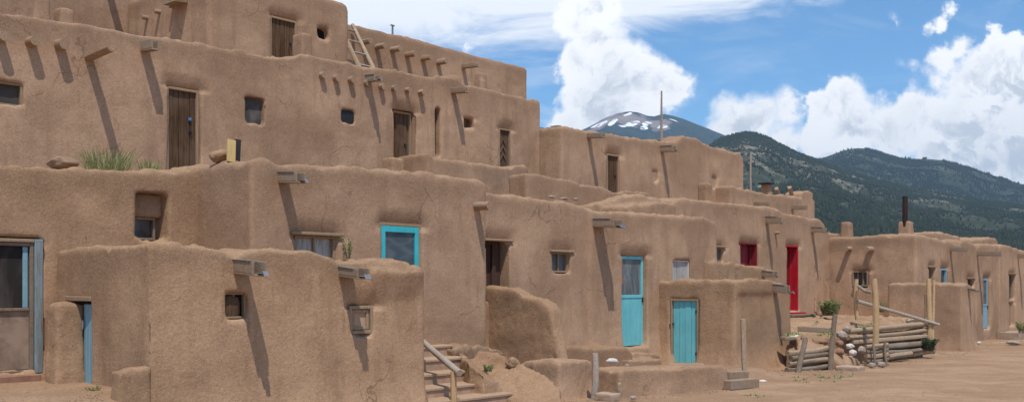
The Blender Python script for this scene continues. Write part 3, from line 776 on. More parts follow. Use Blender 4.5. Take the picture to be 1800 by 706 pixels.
FBm = front(14.4); aB,_ = FBm.pix(987,300)
h = House('adobe_house', 'second-storey block with one weathered door and a stepped parapet', 'house', base(FBm, 1150, 2.9), G_ROW)
h.opening(FBm, (1069,270,1090,345), .12, lambda *a: door_planks(*a, n=3))
h.opening(FBm, (1149,300,1158,318), .06, dent=.02, fn=lambda r,F,a0,a1,z0,z1,d: hole(r,F,a0,a1,z0,z1,d,PLY,'window_board','small window closed with a pale board'))
h.opening(FBm, (1253,311,1261,329), .07, dent=.03, fn=lambda r,F,a0,a1,z0,z1,d: hole(r,F,a0,a1,z0,z1,d,PLY,'window_board','small window closed with a pale board'))
tops=[(987,221),(1035,229),(1100,239),(1157,247),(1188,249),(1196,240),(1202,238),(1227,242),(1238,250),(1250,256),(1292,266),(1303,270),(1308,277)]
h.wall([profile(FBm, tops, 3.5, 2.4)], ADOBE, vox=.05, sm=8, crumb=.03)
spout(h.root, FBm, (1032,229,1055,239), .45, metal=False); spout(h.root, FBm, (1161,252,1184,264), .42)
q = MB(); a0,a1,b1 = fit(FBm,960,994,.9,1.5); _,z0 = FBm.pix(976,222,.9); q.box(FBm,a0,a1,.9,b1,z0-.03,z0+.02); q.box(FBm,a0+.08,a1-.06,.96,b1-.06,z0+.022,z0+.06); q.build('hatch_cover', WOOD_DARK, h.root, bevel=.01)
q = MB(); q.box(FBm,a0+.05,a1-.05,.95,b1-.05,z0-.4,z0-.033); q.build('hatch_curb', ADOBE, h.root)

FC = front(13.9)
h = House('adobe_house', 'small adobe room with a lidded chimney and a rounded pillar below the hill', 'house', base(FC, 1370, 2.9), G_ROW)
tops=[(1285,326),(1304,331),(1330,336),(1349,340),(1385,344),(1406,347)]
pil = profile(FC, [(1409,340),(1413,335),(1424,334),(1430,339)], .6, 2.4)
h.wall([profile(FC, tops, 2.8, 2.4), pil, profile(front(13.9), [(1404,349),(1432,352)], 2.6, 2.4)], ADOBE, vox=.05, sm=7, crumb=.03)
c = lump('chimney', FC, (1336,322,1359,342), .5, .5, h.root); c['label'] = 'square adobe chimney under a dark flat stone lid'
q = MB(); a0,a1,b1 = fit(FC,1332,1362,.42,1.05); _,z0 = FC.pix(1345,321,.45); q.box(FC,a0,a1,.42,b1,z0-.01,z0+.04); q.build('chimney_lid', IRON, c, bevel=.012)
spout(h.root, FC, (1324,351,1346,360), .5, metal=False); spout(h.root, FC, (1390,357,1420,366), .5, metal=False)
for x0,y0,x1,y1 in ((1368,345,1365,331),(1393,348,1388,329)):
    q = MB(); q.tube(at(x0,y0,31.5), at(x1,y1,31.2), .07,.065,10,3,.08,seed=x0); q.build('roof_peg', WOOD_BEAM, h.root, smooth=True)

# ------------------------------------------------------------------ third storey
F3A = front(17.0); a3A,_ = F3A.pix(367,100); F3As = F3A.side(a3A)
h = House('adobe_house', 'third-storey adobe room at the top with a plank door behind a chimney stub', 'house', base(F3A, 480, 5.4), G_ROW)
h.opening(F3A, (478,27,524,112), .14, lambda *a: door_planks(*a, n=5))
h.opening(F3A, (560,47,578,65), .16, dent=.02, fn=lambda *a: hole(*a, m=DARKIN))
h.wall([profile(F3A, [(367,-52),(480,-26),(592,0),(606,4),(614,12)], 3.2, 5.0)], ADOBE, vox=.055, sm=9)
for x,y in ((249,30),(271,20),(296,10)): viga(h.root, F3As, x, y, 4, .14)
spout(h.root, F3As, (311,-6,319,6), .30, metal=False, h=.08)
F3B = front(18.6)
h = House('adobe_house', 'long third-storey adobe block with six round beam ends below the sky', 'house', base(F3B, 770, 5.4), G_ROW)
for r_ in ((822,135,827,150),(875,150,880,160)):
    a0,a1,z0,z1 = rect(F3B, r_); h.cut.box(F3B,a0,a1,-.5,.4,z0,z1)
h.wall([profile(F3B, [(540,25),(610,41),(719,64),(822,91),(870,104),(920,116),(928,120)], 3.0, 5.0)], ADOBE, vox=.06, sm=7)
for x,y in ((652,72),(677,80),(704,85),(730,94),(758,100),(785,107)): viga(h.root, F3B, x, y, 5.2, .32, .09)
spout(h.root, F3B, (811,107,832,115), .55, metal=False)
F3C = front(20.2)
h = House('adobe_house', 'blank upper adobe wall behind the chimneys at the top left edge', 'house', base(F3C, 100, 5.4), G_ROW)
h.wall([profile(F3C, [(-140,-170),(265,-110)], 2.5, 5.0)], ADOBE, vox=.07, sm=6)
spout(h.root, F3C, (186,-30,200,-16), .5, metal=False)

# ------------------------------------------------------------------ terrace walls on the roofs
def wallthing(name, label, cat, sols, m, loc, **k):
    o = adobe(name, sols, m, None, loc=loc, **k); tag(o, label, cat); return o
FT = front(14.0)
wallthing('roof_parapet', 'curved roof-terrace parapet below the carved door', 'parapet', [profile(FT, [(752,268),(762,276),(775,279),(850,287),(898,293),(905,290),(924,289),(930,296)], 1.3, 2.7)], ADOBE, base(FT,850,2.9), vox=.045, sm=8)
FT2 = front(12.8)
wallthing('roof_parapet', 'stepped roof-terrace parapet below the weathered plank door of the block with the stepped top', 'parapet', [profile(FT2, [(926,304),(960,309),(1000,315),(1015,319),(1026,325),(1070,331),(1079,336)], .5, 2.6)], ADOBE, base(FT2,1000,2.8), vox=.045, sm=8)
FT3 = front(12.4)
wallthing('roof_parapet', 'slumped low parapet heap between the stepped parapet and the red door room', 'parapet',
  [profile(front(13.6), [(1083,336),(1100,334),(1140,338),(1150,346)], .8, 2.7), profile(FT3, [(1040,358),(1080,352),(1105,343),(1130,341),(1142,347),(1165,352),(1186,354)], 1.0, 2.6), profile(front(11.9), [(1090,362),(1130,360),(1160,354),(1190,356)], .6, 2.6)], ADOBE, base(FT3,1110,2.8), vox=.045, sm=9, d=(.10,.03,.008), crumb=.03)
def stubthing(label, F, r, depth, loc):
    o = lump('chimney_stub', F, r, 0, depth, None, ADOBE_STRAW, loc=loc, taper=.02); tag(o, label, 'chimney')
stubthing('short square chimney stub of darker plaster on the red door room roof', front(13.0), (1226,322,1253,352), .4, base(front(13.0),1238,3.3))
stubthing('low rounded chimney stub in front of the second dark plank door', front(12.6), (670,278,713,304), .4, base(front(12.6),690,3.0))

# ================================================================== GROUND
def sst(a, b, x): 
    t = min(1, max(0, (x-a)/(b-a))); return t*t*(3-2*t)
def gz(x, y):
    s_ = x*Uv.x+y*Uv.y; t_ = x*Vv.x+y*Vv.y
    z = -.012*max(0, min(y,60)-15)
    z += .50*sst(-2.6,-4.2,x)*sst(4.0,9.5,y)*sst(30,18,y)          # earth bank by the left door
    z += .15*sst(8.0,8.6,t_)*sst(11.8,12.3,s_)*sst(17.0,16.4,s_)     # forecourt behind the low wall
    near = sst(70,30,math.hypot(x,y))
    z += near*(.030*mnoise.noise(Vector((x*.45,y*.45,0)))+.016*mnoise.noise(Vector((x*1.7,y*1.7,3))))
    return z
def gp(px, py):
    z = 0.0
    for _ in range(8): P = onz(px, py, z); z = gz(P.x, P.y)
    return Vector((P.x, P.y, z))
xs = np.unique(np.concatenate([np.array([-9000,-5000,-2500,-1200,-600,-300,-150,-80,-50,-30,-20,-15,-12]), np.arange(-10,24,.18), np.arange(24,44,.5), np.array([50,60,80,120,200,400,800,1600,3000,6000,9000])]))
ys = np.unique(np.concatenate([np.array([-9000,-4000,-1500,-500,-200,-80,-30,-10,-4,0,3]), np.arange(4,30,.18), np.arange(30,50,.5), np.array([55,65,80,110,160,260,450,800,1500,3000,6000,10500])]))
V = [(x,y,gz(x,y)) for y in ys for x in xs]; nx = len(xs)
Fc = [(j*nx+i, j*nx+i+1, (j+1)*nx+i+1, (j+1)*nx+i) for j in range(len(ys)-1) for i in range(nx-1)]
me = bpy.data.meshes.new('ground'); me.from_pydata(V, [], Fc); me.polygons.foreach_set('use_smooth', [True]*len(me.polygons))
tag(link('ground', me, DIRT), 'packed reddish-brown dirt plaza', 'ground', kind='structure')

# raised earth terrace before the red door
def sw(s_, t_, z): P = Uv*s_+Vv*t_; return (P.x, P.y, z)
A0p = gp(1392,652); A1p = gp(1464,648); B0p = gp(1497,640); B1p = gp(1636,628)
def st(P): return P.dot(Uv), P.dot(Vv)
sA0,tA0 = st(A0p); sA1,tA1 = st(A1p); sB0,tB0 = st(B0p); sB1,tB1 = st(B1p)
zA = A1p.z+.42; zB0 = onz(1497,582,0).z
def zat(P, py): return EYE-(py-HY)/FPX*P.y
zA = zat(A1p,608); zB = zat(B0p,586); zB2 = zat(B1p,568)
dA0_ = A0p.y
l0 = at(1400,600,dA0_+.12); l1 = at(1401,600,20.75)
pts = [(l0.x,l0.y,zA), sw(sA1,tA1+.10,zA), sw(sA1+.02,tA1+.8,.56), sw(sB0-.15,tB0+.9,zB-.15), sw(sB0,tB0+.12,zB-.02), sw((sB0+sB1)/2,(tB0+tB1)/2+.12,(zB+zB2)/2), sw(sB1,tB1+.14,zB2), sw(sB1+.1,tB1+.8,zB2), sw(S8+.1,9.75,.70), sw(S8+.2,12.4,.74), sw(22.5,12.45,.78), sw(19.7,12.45,.72), sw(19.7,10.3,.66), (l1.x,l1.y,.60)]
o = adobe('earth_terrace', [prism(pts,-.5)], DIRT, None, loc=sw(22,10.5,.3), vox=.06, sm=5, d=(.06,.04,.015), crumb=.05); tag(o, 'raised earth terrace before the red door held by stacked logs', 'terrace', kind='structure')
# steps bed between the two log walls
pts = [sw(sA1-.05,tA1+.12,zA-.12), sw(sA1+.05,tA1+1.0,zA-.02), sw(sB0-.1,tB0+1.0,zA+.03), sw(sB0,tB0+.1,zA-.2), sw(sB0-.1,tB0-.25,A1p.z+.05), sw(sA1+.05,tA1-.2,A1p.z+.06)]
o = adobe('path', [prism(pts,-.4)], DIRT, None, loc=sw((sA1+sB0)/2,tA1+.3,.2), vox=.05, sm=6, d=(.06,.05,.015), crumb=.05); tag(o, 'short earthen path climbing between the log walls', 'path', kind='structure')

# ================================================================== FRONT YARD MASONRY
FW = front(11.15).side(F4.pix(859,520)[0])
wallthing('wing_wall', 'stepped adobe wing wall standing out beside the brown door', 'wall', [profile(FW, [(850,502),(858,503),(895,506),(908,510),(918,518),(940,524),(960,533),(968,545),(973,575),(978,610),(984,642)], .27, -.2)], ADOBE_STRAW, FW.p(.8,0,.2), vox=.035, sm=11, d=(.06,.03,.01))
FL = front(8.75); aL,_ = FL.pix(985,650); FLs = FL.side(aL)
wallthing('low_wall', 'low adobe wall end beside the short grey post', 'wall', [profile(FL, [(983,640),(990,635),(1010,633),(1036,632),(1042,637)], .5, -.3), profile(FLs, [(908,646),(916,637),(935,633),(965,632),(984,636)], .45, -.3)], ADOBE, FL.p(aL+.3,0,0), vox=.03, sm=10, flare=.05, zb=0, d=(.05,.03,.01))
Fb = front(10.45)
wallthing('adobe_bench', 'built-in adobe bench under the small paned window, left of the turquoise glazed door', 'bench', [profile(Fb, [(975,610),(980,609),(1040,610),(1043,613),(1048,612),(1098,608),(1108,612),(1114,625)], .75, -.1)], ADOBE_STRAW, base(Fb,1040,.2), vox=.035, sm=9)
wallthing('door_step', 'worn adobe double step below the turquoise glazed door', 'step', [profile(front(10.55), [(1108,620),(1114,619),(1158,621),(1161,626)], .7, -.1), profile(front(10.30), [(1106,632),(1112,631),(1162,630),(1164,634)], .5, -.1)], ADOBE, base(Fb,1135,.2), vox=.03, sm=5)
W0 = gp(1090,699); W1 = gp(1281,682); FWl = frame2(W0, W1)
wallthing('low_wall', 'long low adobe wall with a rounded top in front of the turquoise plank door', 'wall', [profile(FWl, [(1088,652),(1095,648),(1150,646),(1230,643),(1268,641),(1278,645)], .55, -.3)], ADOBE, (W0+W1)/2, vox=.03, sm=11, flare=.045, zb=0, d=(.05,.025,.01))

# main stairs
FS = [front(t) for t in (10.42,10.07,9.72,9.37,9.02)]
ends = [(795,605),(820,626),(850,648),(875,669),(900,689)]
rt = thing('staircase', 'worn wooden stairs climbing to the turquoise screen door', 'stairs', FS[2].p(FS[2].pix(800,650)[0],0,.2))
zs = [F.pix(x,y) for F,(x,y) in zip(FS,ends)]
for i,(F,(a,z)) in enumerate(zip(FS,zs)):
    q = MB(); q.box(F, a-1.9, a, -.018, .36, z-.04, z); q.build('tread', WOOD_TREAD, rt, bevel=.008)
    zb_ = (zs[i+1][1] if i < 4 else z-.16)
    q = MB(); q.box(F, a-1.88, a-.012, 0, .05, zb_-.04, z-.042); q.build('riser', PLY, rt, bevel=.004)
# rail
rt = thing('handrail', 'grey log handrail on one post at the foot of the stairs', 'handrail', at(797,716,12.7))
q = MB(); q.tube(at(797,722,12.75), at(797,652,12.75), .044,.040,12,6,.06,.01,3); q.build('post', WOOD_POST, rt, smooth=True)
q = MB(); q.tube(at(730,588,13.95), at(808,655,12.65), .040,.045,12,8,.06,.012,4); q.build('rail', WOOD_RAIL, rt, smooth=True)
# rubble bank beside the stairs
z_ = [.66,.62,.56,.42,.20,.06,.02,.06,.22,.40,.56]
pp = [(795,607),(850,608),(893,625),(935,645),(985,680),(990,712),(915,712),(897,700),(876,676),(850,656),(822,634)]
o = adobe('earth_bank', [prism([tuple(onz(x,y,z)) for (x,y),z in zip(pp,z_)], -.4)], ADOBE_STRAW, None, loc=onz(900,660,.3), vox=.035, sm=6, d=(.12,.05,.015), sizes=(.6,.2,.07), crumb=.03); tag(o, 'crumbling earth bank right of the stairs', 'bank', kind='structure')
Fr = front(10.30)
wallthing('broken_ledge', 'broken adobe ledge with a cracked face at the head of the stairs', 'ledge', [profile(Fr, [(797,611),(815,609),(850,607),(878,611),(886,620)], .85, -.1)], RUBBLE, base(Fr,850,.3), vox=.03, sm=4, d=(.06,.04,.02), sizes=(.5,.17,.06), crumb=.03)

# ------------------------------------------------------------------ stones
def stone(label, c, rx, ry, rz, m, name='stone', seed=0, cat='stone', group=None, flat=0):
    bm = bmesh.new(); bmesh.ops.create_icosphere(bm, subdivisions=4, radius=1); off = Vector((seed*3.7,seed*1.3,seed*.7)); rot = Matrix.Rotation(seed*1.1,4,'Z')
    for v in bm.verts:
        p = v.co.copy(); k = 1+.28*mnoise.noise(p*1.1+off)+.10*mnoise.noise(p*3.1+off)
        p *= k
        if flat: p.z = max(-flat, min(flat, p.z))
        v.co = rot @ Vector((p.x*rx,p.y*ry,p.z*rz))
        v.co += Vector(c)
    me = bpy.data.meshes.new(name); bm.to_mesh(me); bm.free(); me.polygons.foreach_set('use_smooth',[True]*len(me.polygons))
    o = link(name, me, m, None, c); tag(o, label, cat, group); return o
def stone_px(label, px, py, d, w, h, m=STONE, seed=1, **k):
    """pixel centre and pixel size at depth d"""
    c = at(px,py,d); s_ = d/FPX/2; return stone(label, c, w*s_, w*s_*.8, h*s_, m, seed=seed, **k)
stone_px('large white oval stone lying on the dirt below the adobe bench', 1076, 634, 15.6, 21, 11, STONE_W, 3)
stone_px('small brown stone right of the large white oval stone', 1102, 642, 15.6, 8, 7, STONE, 5)
stone_px('small dark stone at the foot of the long low wall', 1113, 698, 13.9, 12, 7, STONE, 6)
stone_px('cracked dark adobe lump wedged beside the wing wall', 901, 638, 14.4, 24, 20, RUBBLE, 9)
stone_px('low heap of dried mud on the parapet of the left room', 111, 287, 12.9, 56, 24, RUBBLE, 11)
stone_px('rounded boulder on the parapet beside the yellow board', 389, 276, 13.0, 36, 26, ADOBE_STRAW, 12)
stone_px('pale flat stone nearest the shed post', 1338, 673, 16.9, 22, 12, STONE_W, 14)
stone_px('thin pale slab stone lying right of the shed steps', 1352, 678, 16.8, 16, 5, STONE_W, 15)
stone_px('small grey stone under the lower shed step', 1290, 684, 16.4, 13, 7, STONE, 16)
stone_px('flat brown stone under the lower shed step', 1311, 681, 16.5, 16, 6, STONE, 17)
stone_px('long pale stone on the terrace edge by the shed corner', 1398, 592, 20.2, 24, 8, STONE_W, 18)
stone_px('rounded grey stone at the left end of the top long log', 1489, 579, 20.9, 16, 14, STONE, 19)
stone_px('brown boulder below the rounded grey stone', 1480, 588, 20.6, 20, 14, STONE, 20)
stone_px('bright white stone beside the stepping path', 1499, 619, 20.0, 17, 11, STONE_W, 21)
stone_px('pale stone above the bright white stone', 1494, 608, 20.3, 15, 10, STONE_W, 22)
stone_px('tan stone right of the bright white stone', 1515, 614, 20.2, 15, 13, STONE, 23)
stone_px('tan stone at the top of the stepping path', 1476, 603, 20.3, 16, 12, SLAB, 24)
stone_px('flat brown stone halfway up the stepping path', 1474, 618, 19.8, 22, 14, SLAB, 25)
stone_px('orange-brown stone behind the leaning stub post', 1448, 601, 20.3, 16, 9, SLAB, 26)
stone_px('grey stone under the small crib of stacked logs', 1533, 641, 19.8, 16, 9, STONE, 27)
stone_px('round pale stone at the right foot of the small log crib', 1549, 640, 19.9, 14, 11, STONE, 28)
stone_px('small white stone left of the far steps', 1721, 602, 28.0, 8, 6, STONE_W, 29)
stone_px('low flat stone in the dirt before the far annex', 1733, 616, 26.5, 16, 3, STONE, 30)
stone_px('dark flat stone at the edge of the right border', 1782, 602, 28.8, 22, 8, STONE, 31)
for i,(x,y,w,hh,l) in enumerate(((992,349,14,5,'flat stone lying on the roof edge left of the stepped parapet foot'),(1012,350,14,4,'thin stone lying on the roof edge at the stepped parapet foot'),(970,346,14,5,'small pale stone on the roof edge below the stepped parapet'))):
    stone_px(l, x, y, 18.6, w, hh, STONE, 40+i)
# slabs / blocks
def block(name, label, cat, F, r, b0, b1, m, dn=.12, bevel=.015, d=(.02,.012,0)):
    x0,y0,x1,y1 = r; a0,a1,b1 = fit(F,x0,x1,b0,b1); _,z1 = F.pix(x1,y0,b0); _,z0 = F.pix(x1,y1,b0)
    s = MB(); s.box(F,a0,a1,b0,b1,z0-dn*.2,z1); o = adobe(name,[s],m,None,loc=F.p((a0+a1)/2,b0,z0),vox=.022,sm=2,d=(.02,.015,.006),sizes=(.4,.12,.05),crumb=.008); tag(o,label,cat); return o
block('stone_step','broad flat stone step at the foot of the path between the log walls','step', front(st(gp(1490,655))[1]), (1468,642,1521,655), 0,.45, CONC)
block('stone_step','small upper stone step behind the broad flat one','step', front(st(gp(1490,655))[1]+.7), (1471,625,1500,636), 0,.35, CONC)
Fx = front(st(gp(1070,706))[1])
block('stone_step','front stone step in the gap between the two low walls','step', Fx, (1046,690,1092,702), 0,.4, CONC)
block('stone_step','back slab step in the gap between the two low walls','step', front(st(gp(1070,706))[1]+.55), (1042,672,1074,682), 0,.45, CONC)
block('wooden_block','upright timber block at the left end of the long low wall','block', front(st(gp(1080,690))[1]+.1), (1083,672,1093,692), 0,.09, WOOD_LOG)
fs = st(gp(1740,606))[1]
block('stone_step','far adobe landing below the pale blue door','step', front(fs+1.1), (1738,578,1781,594), 0,.9, ADOBE)
block('stone_step','far wide flat step at the right edge','step', front(fs+.45), (1757,581,1815,597), 0,.6, CONC)
block('stone_step','low far stepping slab left of the wide flat step','step', front(fs+.1), (1741,601,1770,608), 0,.5, CONC)
block('stone_step','nearest far stepping slab in the dirt','step', front(fs-.25), (1752,608,1783,615), 0,.45, CONC)
block('stone_step','far adobe block beside the annex','step', front(fs+1.3), (1717,588,1736,600), 0,.6, ADOBE)
P = at(1435,551,26.3); s = MB(); s.beam(P, at(1436,519,26.6), .20,.05, Vector((0.7,-.7,0))); 
o = adobe('stone_slab',[s],SLAB,None,loc=P,vox=.022,sm=5,d=(.05,.03,.008),sizes=(.3,.12,.05),crumb=0); tag(o,'reddish stone slab leaning on the wall right of the red door','slab')
P = at(407,282,12.75); s = MB(); a_ = at(406,285,12.8); s.beam(a_, at(407,246,12.85), .115,.03, Vector((.7,-.7,0))); o = s.build('leaning_board', YELLOW, None, .004, loc=P); tag(o,'yellowed board standing on the parapet beside the dark one','board')
s = MB(); s.beam(at(416,285,12.95), at(418,245,12.95), .085,.03, Vector((.7,-.7,0))); o = s.build('leaning_board', BLACKB, None, .004, loc=P+Vector((.1,.1,0))); tag(o,'blackened board standing behind the yellow one','board')

# ------------------------------------------------------------------ logs, posts, ladder, poles
def log(label, p0, p1, r, m=WOOD_LOG, name='log', cat='log', group=None, seed=1, r1=None, bend=.035, jit=.10):
    q = MB(); q.tube(p0,p1,r,r1 or r*.92,14,10,jit,bend,seed); c = (Vector(p0)+Vector(p1))/2; c.z = min(p0[2],p1[2])
    o = q.build(name, m, None, 0, True, loc=c); tag(o,label,cat,group); return o
ordn = ['top','second','third','fourth','fifth','sixth']
# wall A, 4 logs
GA = 'logs of the short retaining wall by the shed'
dA0,dA1 = A0p.y, A1p.y
ysl = [621,630,640,650]; ysr = [609,620,630.5,641]
for i in range(4):
    log(f'{ordn[i]} log of the short retaining wall nearest the shed' if i else 'top log of the short retaining wall nearest the shed', at(1384+i*-1+(0,7,4,2)[i],ysl[i],dA0-.02*i), at(1465+(0,-3,-2,-4)[i],ysr[i],dA1-.02*i), .056-.002*(i%2), (WOOD_LOG,WOOD_DARK,WOOD_LOG,WOOD_DARK)[i], group=GA, seed=10+i)
log('leaning split stake at the left of the short log wall', at(1402,660,dA0-.25), at(1416,596,dA0-.12), .052, WOOD_DARK, 'stake','stake',seed=21)
log('tall dark stub post at the right end of the short log wall', at(1459,660,dA1-.22), at(1468,551,dA1-.15), .050, WOOD_DARK, 'post','post',seed=22)
# wall B, 5 logs + base
GB = 'logs of the long retaining wall'
dB0,dB1 = B0p.y, B1p.y
rowsL = [582,592.5,602,612,622]; rowsR = [568.5,579.5,590,601,612]
for i in range(5):
    x0 = (1491,1490,1497,1540,1540)[i]; yL = rowsR[i]+(rowsL[i]-rowsR[i])*(1632-x0)/141; dd = dB1+(dB0-dB1)*(1632-x0)/139
    log(f'{ordn[i]} log of the long retaining wall under the tall posts', at(x0,yL,dd-.03*i), at(1631,rowsR[i],dB1-.03*i), .062-.004*(i%3), (WOOD_LOG,WOOD_LOG,WOOD_LOG,WOOD_DARK,WOOD_DARK)[i], group=GB, seed=30+i)
log('short half-buried log at the bottom left of the long retaining wall', at(1560,627,dB0+.8), at(1601,621,dB0+1.3), .065, WOOD_LOG, group=GB, seed=40)
log('short half-buried log at the bottom right of the long retaining wall', at(1602,622,dB1-.5), at(1641,616.5,dB1-.15), .065, WOOD_LOG, group=GB, seed=41)
log('pale thin log lying on top of the long retaining wall', at(1594,564.5,dB1-.1), at(1630,563,dB1+.15), .035, WOOD_RAIL, group=GB, seed=42)
# crib
GC = 'small logs of the crib'
for i in range(5):
    y = 607+i*8.3; log(f'{ordn[i]} small log of the crib before the long retaining wall', at(1522,y+2,dB0-.45), at(1560,y-2,dB0-.15), .046, (WOOD_LOG,WOOD_DARK)[i%2], group=GC, seed=50+i)
log('left thin stake of the small log crib', at(1538,648,dB0-.55), at(1535,603,dB0-.50), .028, WOOD_DARK,'stake','stake',seed=56)
log('right thin stake of the small log crib', at(1559,642,dB0-.35), at(1556,601,dB0-.28), .028, WOOD_DARK,'stake','stake',seed=57)
# tall posts and rails
log('thick pale post rising through the long log wall', at(1537,632,dB0-.10), at(1536,489,dB0-.10), .066, WOOD_POST,'post','post',seed=60,r1=.062)
log('thin pale post standing behind on the terrace', at(1507,562,23.0), at(1506,490,23.0), .048, WOOD_POST,'post','post',seed=61)
rt = thing('split_post','orange forked post of two peeled trunks at the right end of the log wall','post', at(1634,612,dB1-.12))
for k,(x0,y0,x1,y1,r_) in enumerate(((1634,618,1632,489,.062),(1638,600,1641,492,.040),(1629,570,1627,517,.040))):
    q = MB(); q.tube(at(x0,y0,dB1-.12-.05*(k==1)),at(x1,y1,dB1-.12+.02*k),r_,r_*.8,12,8,.08,.02,70+k); q.build('trunk', (WOOD_POST,WOOD_POST,WOOD_LOG)[k], rt, smooth=True)
q = MB(); q.curve([at(1509,503,22.9),at(1515,507,22.6),at(1522,512,22.2),at(1533,514,21.3)],.036,10,1); o = q.build('rail',WOOD_RAIL,None,0,True,loc=at(1520,510,22.5)); tag(o,'short crooked rail between the thin and thick posts','rail')
log('long sloping rail from the thin post to the forked post', at(1508,529,22.9), at(1651,570,dB1-.2), .040, WOOD_RAIL,'rail','rail',seed=75,bend=.03,r1=.032)
s = MB(); s.beam(at(1402,577,20.6), at(1466,580,20.4), .20,.11); o = s.build('timber', WOOD_GREY,None,.012,loc=at(1430,579,20.5)); tag(o,'squared timber lying at the terrace edge behind the short log wall','timber')
s = MB(); s.beam(at(1376,594,19.9), at(1416,594,20.2), .16,.07); o = s.build('timber', WOOD_GREY,None,.012,loc=at(1396,594,20.0)); tag(o,'short timber lying by the shed corner under a pale stone','timber')
s = MB(); s.beam(at(1385,554,25.9), at(1452,552,27.9), .30,.06); o = s.build('plank', WOOD_DARK,None,.01,loc=at(1420,553,27)); tag(o,'dark plank laid along the foot of the red door','plank')
# shed steps
d_ = gp(1290,664).y
s = MB(); s.beam(at(1277,659,d_+.1), at(1310,658,d_+.5), .15,.13); o = s.build('timber',WOOD_GREY,None,.012,loc=at(1290,660,d_)); tag(o,'upper timber step left of the shed post','step')
s = MB(); s.beam(at(1279,676,d_-.75), at(1328,672,d_-.2), .15,.15); o = s.build('timber',WOOD_GREY,None,.012,loc=at(1300,676,d_-.5)); tag(o,'lower long timber step left of the shed post','step')
P = gp(1309,657); s = MB(); s.beam(at(1309,664,P.y), at(1306,560,P.y), .045,.08,Vector((1,.2,0))); o = s.build('post',WOOD_LOG,None,.006,loc=P); tag(o,'weathered pale plank post standing in front of the shed','post')
P = gp(1044,704); log('short grey post at the end of the low wall', at(1043,708,P.y+.25), at(1046,620,P.y+.25), .052, WOOD_RAIL,'post','post',seed=81,r1=.042)
log('short dark stake at the far corner of the log wall', at(1643,622,dB1+.1), at(1642,611,dB1+.1), .035, WOOD_RAIL,'stake','stake',seed=82)
# ladder
FLd0 = front(17.35); FLd1 = front(18.5)
def onF(F,px,py): a,z = F.pix(px,py); return F.p(a,0,z)
b0 = onF(FLd0,656,119); t0 = onF(FLd1,620,44); b1 = onF(FLd0,629,113); vec = t0-b0; t1 = b1+vec*1.0
rt = thing('ladder','pale wooden ladder leaning on the upper wall','ladder', (b0+b1)/2)
for q0,q1,sd in ((b0,t0,1),(b1,t1,2)):
    q = MB(); q.tube(q0-vec*.25, q1, .055,.045,10,6,.04,.01,sd); q.build('rail', WOOD_LOG, rt, smooth=True)
for k in (.0,.28,.56,.84):
    q = MB(); q.tube(b0+vec*k+(b1-b0)*-.06, b1+vec*k-(b1-b0)*-.06, .026,.026,8,3,.05,0,int(k*10)); q.build('rung', WOOD_RAIL, rt, smooth=True)
a,_ = FBm.pix(1163,250,.5); P = FBm.p(a,.5,FBm.pix(1163,262,.5)[1]); log('tall bare pole standing against the mountain', P, Vector((P.x,P.y,FBm.pix(1163,160,.5)[1])), .040, WOOD_RAIL,'pole','pole',seed=90,r1=.022,bend=.02)
a,_ = FC.pix(1320,330,.4); P = FC.p(a,.4,FC.pix(1320,342,.4)[1]); log('shorter bare pole left of the lidded chimney', P, Vector((P.x,P.y,FC.pix(1320,270,.4)[1])), .034, WOOD_RAIL,'pole','pole',seed=91,r1=.024)
a,_ = F3B.pix(690,60,.3); P = F3B.p(a,.3,F3B.pix(690,66,.3)[1]); Q = F3B.p(a,.3,F3B.pix(690,45,.3)[1]); s = MB(); s.tube(P,Q,.025,.025,8,3,.02); s.beam(Q-Uv*.06,Q+Uv*.06,.03,.03); o = s.build('vent_pipe',METAL,None,loc=P); tag(o,'thin metal vent pipe on the top roof edge','pipe')

# ================================================================== PLANTS
def tuft(name,label,cat,P,h,w,n,m,seed=1,lean=.5,bw=.006,leafy=False,stems=True):
    rnd = random.Random(seed); s = MB(); st_ = MB()
    for i in range(n):
        ang = rnd.uniform(0,6.283); rr = w*math.sqrt(rnd.random())*.5; b = Vector((P[0]+math.cos(ang)*rr*.6,P[1]+math.sin(ang)*rr*.6,P[2]))
        hh = h*rnd.uniform(.45,1); le = lean*hh*rnd.uniform(.2,1); an2 = ang+rnd.uniform(-.8,.8)
        tip = b+Vector((math.cos(an2)*le,math.sin(an2)*le,hh)); mid = b+(tip-b)*.5+Vector((0,0,.10*hh))
        sd = Vector((-math.sin(an2+rnd.uniform(-1,1)),math.cos(an2),0)).normalized()*bw*rnd.uniform(.6,1.4)
        if not leafy:
            s.poly([b-sd,b+sd,mid+sd*.9,mid-sd*.9,tip],[(0,1,2,3),(3,2,4)])
        else:
            st_.curve([b,mid,tip],.004,4,i,.002)
            for k in range(leafy):
                t = rnd.uniform(.2,1); c = b.lerp(mid,t*2) if t<.5 else mid.lerp(tip,t*2-1)
                dv = Vector((rnd.uniform(-1,1),rnd.uniform(-1,1),rnd.uniform(-.2,1))).normalized()*bw*rnd.uniform(2.5,5); sv = dv.cross(Vector((rnd.uniform(-1,1),rnd.uniform(-1,1),rnd.uniform(-1,1)))).normalized()*bw*rnd.uniform(.7,1.4)
                s.poly([c,c+dv*.5+sv,c+dv,c+dv*.5-sv],[(0,1,2,3)])
    if leafy:
        rt = thing(name,label,cat,P); s.build('leaves',m,rt); st_.build('stems',TWIG,rt); return rt
    o = s.build(name,m,None,loc=P); tag(o,label,cat); return o
P = at(190,300,13.3); tuft('grass_clump','feathery green grass clump growing on the left roof','grass clump',P,.36,.95,420,WEED,1,.9,.0026)
P = at(262,302,13.5); tuft('grass_clump','sparse dry green tuft beside the left plank door','grass clump',P,.20,.5,110,WEED,2,.6,.004)
P = at(612,454,12.7); tuft('weed','spindly weed growing on the low roof by the turquoise door','weed',P,.30,.22,9,WEED,3,.3,.007,leafy=26)
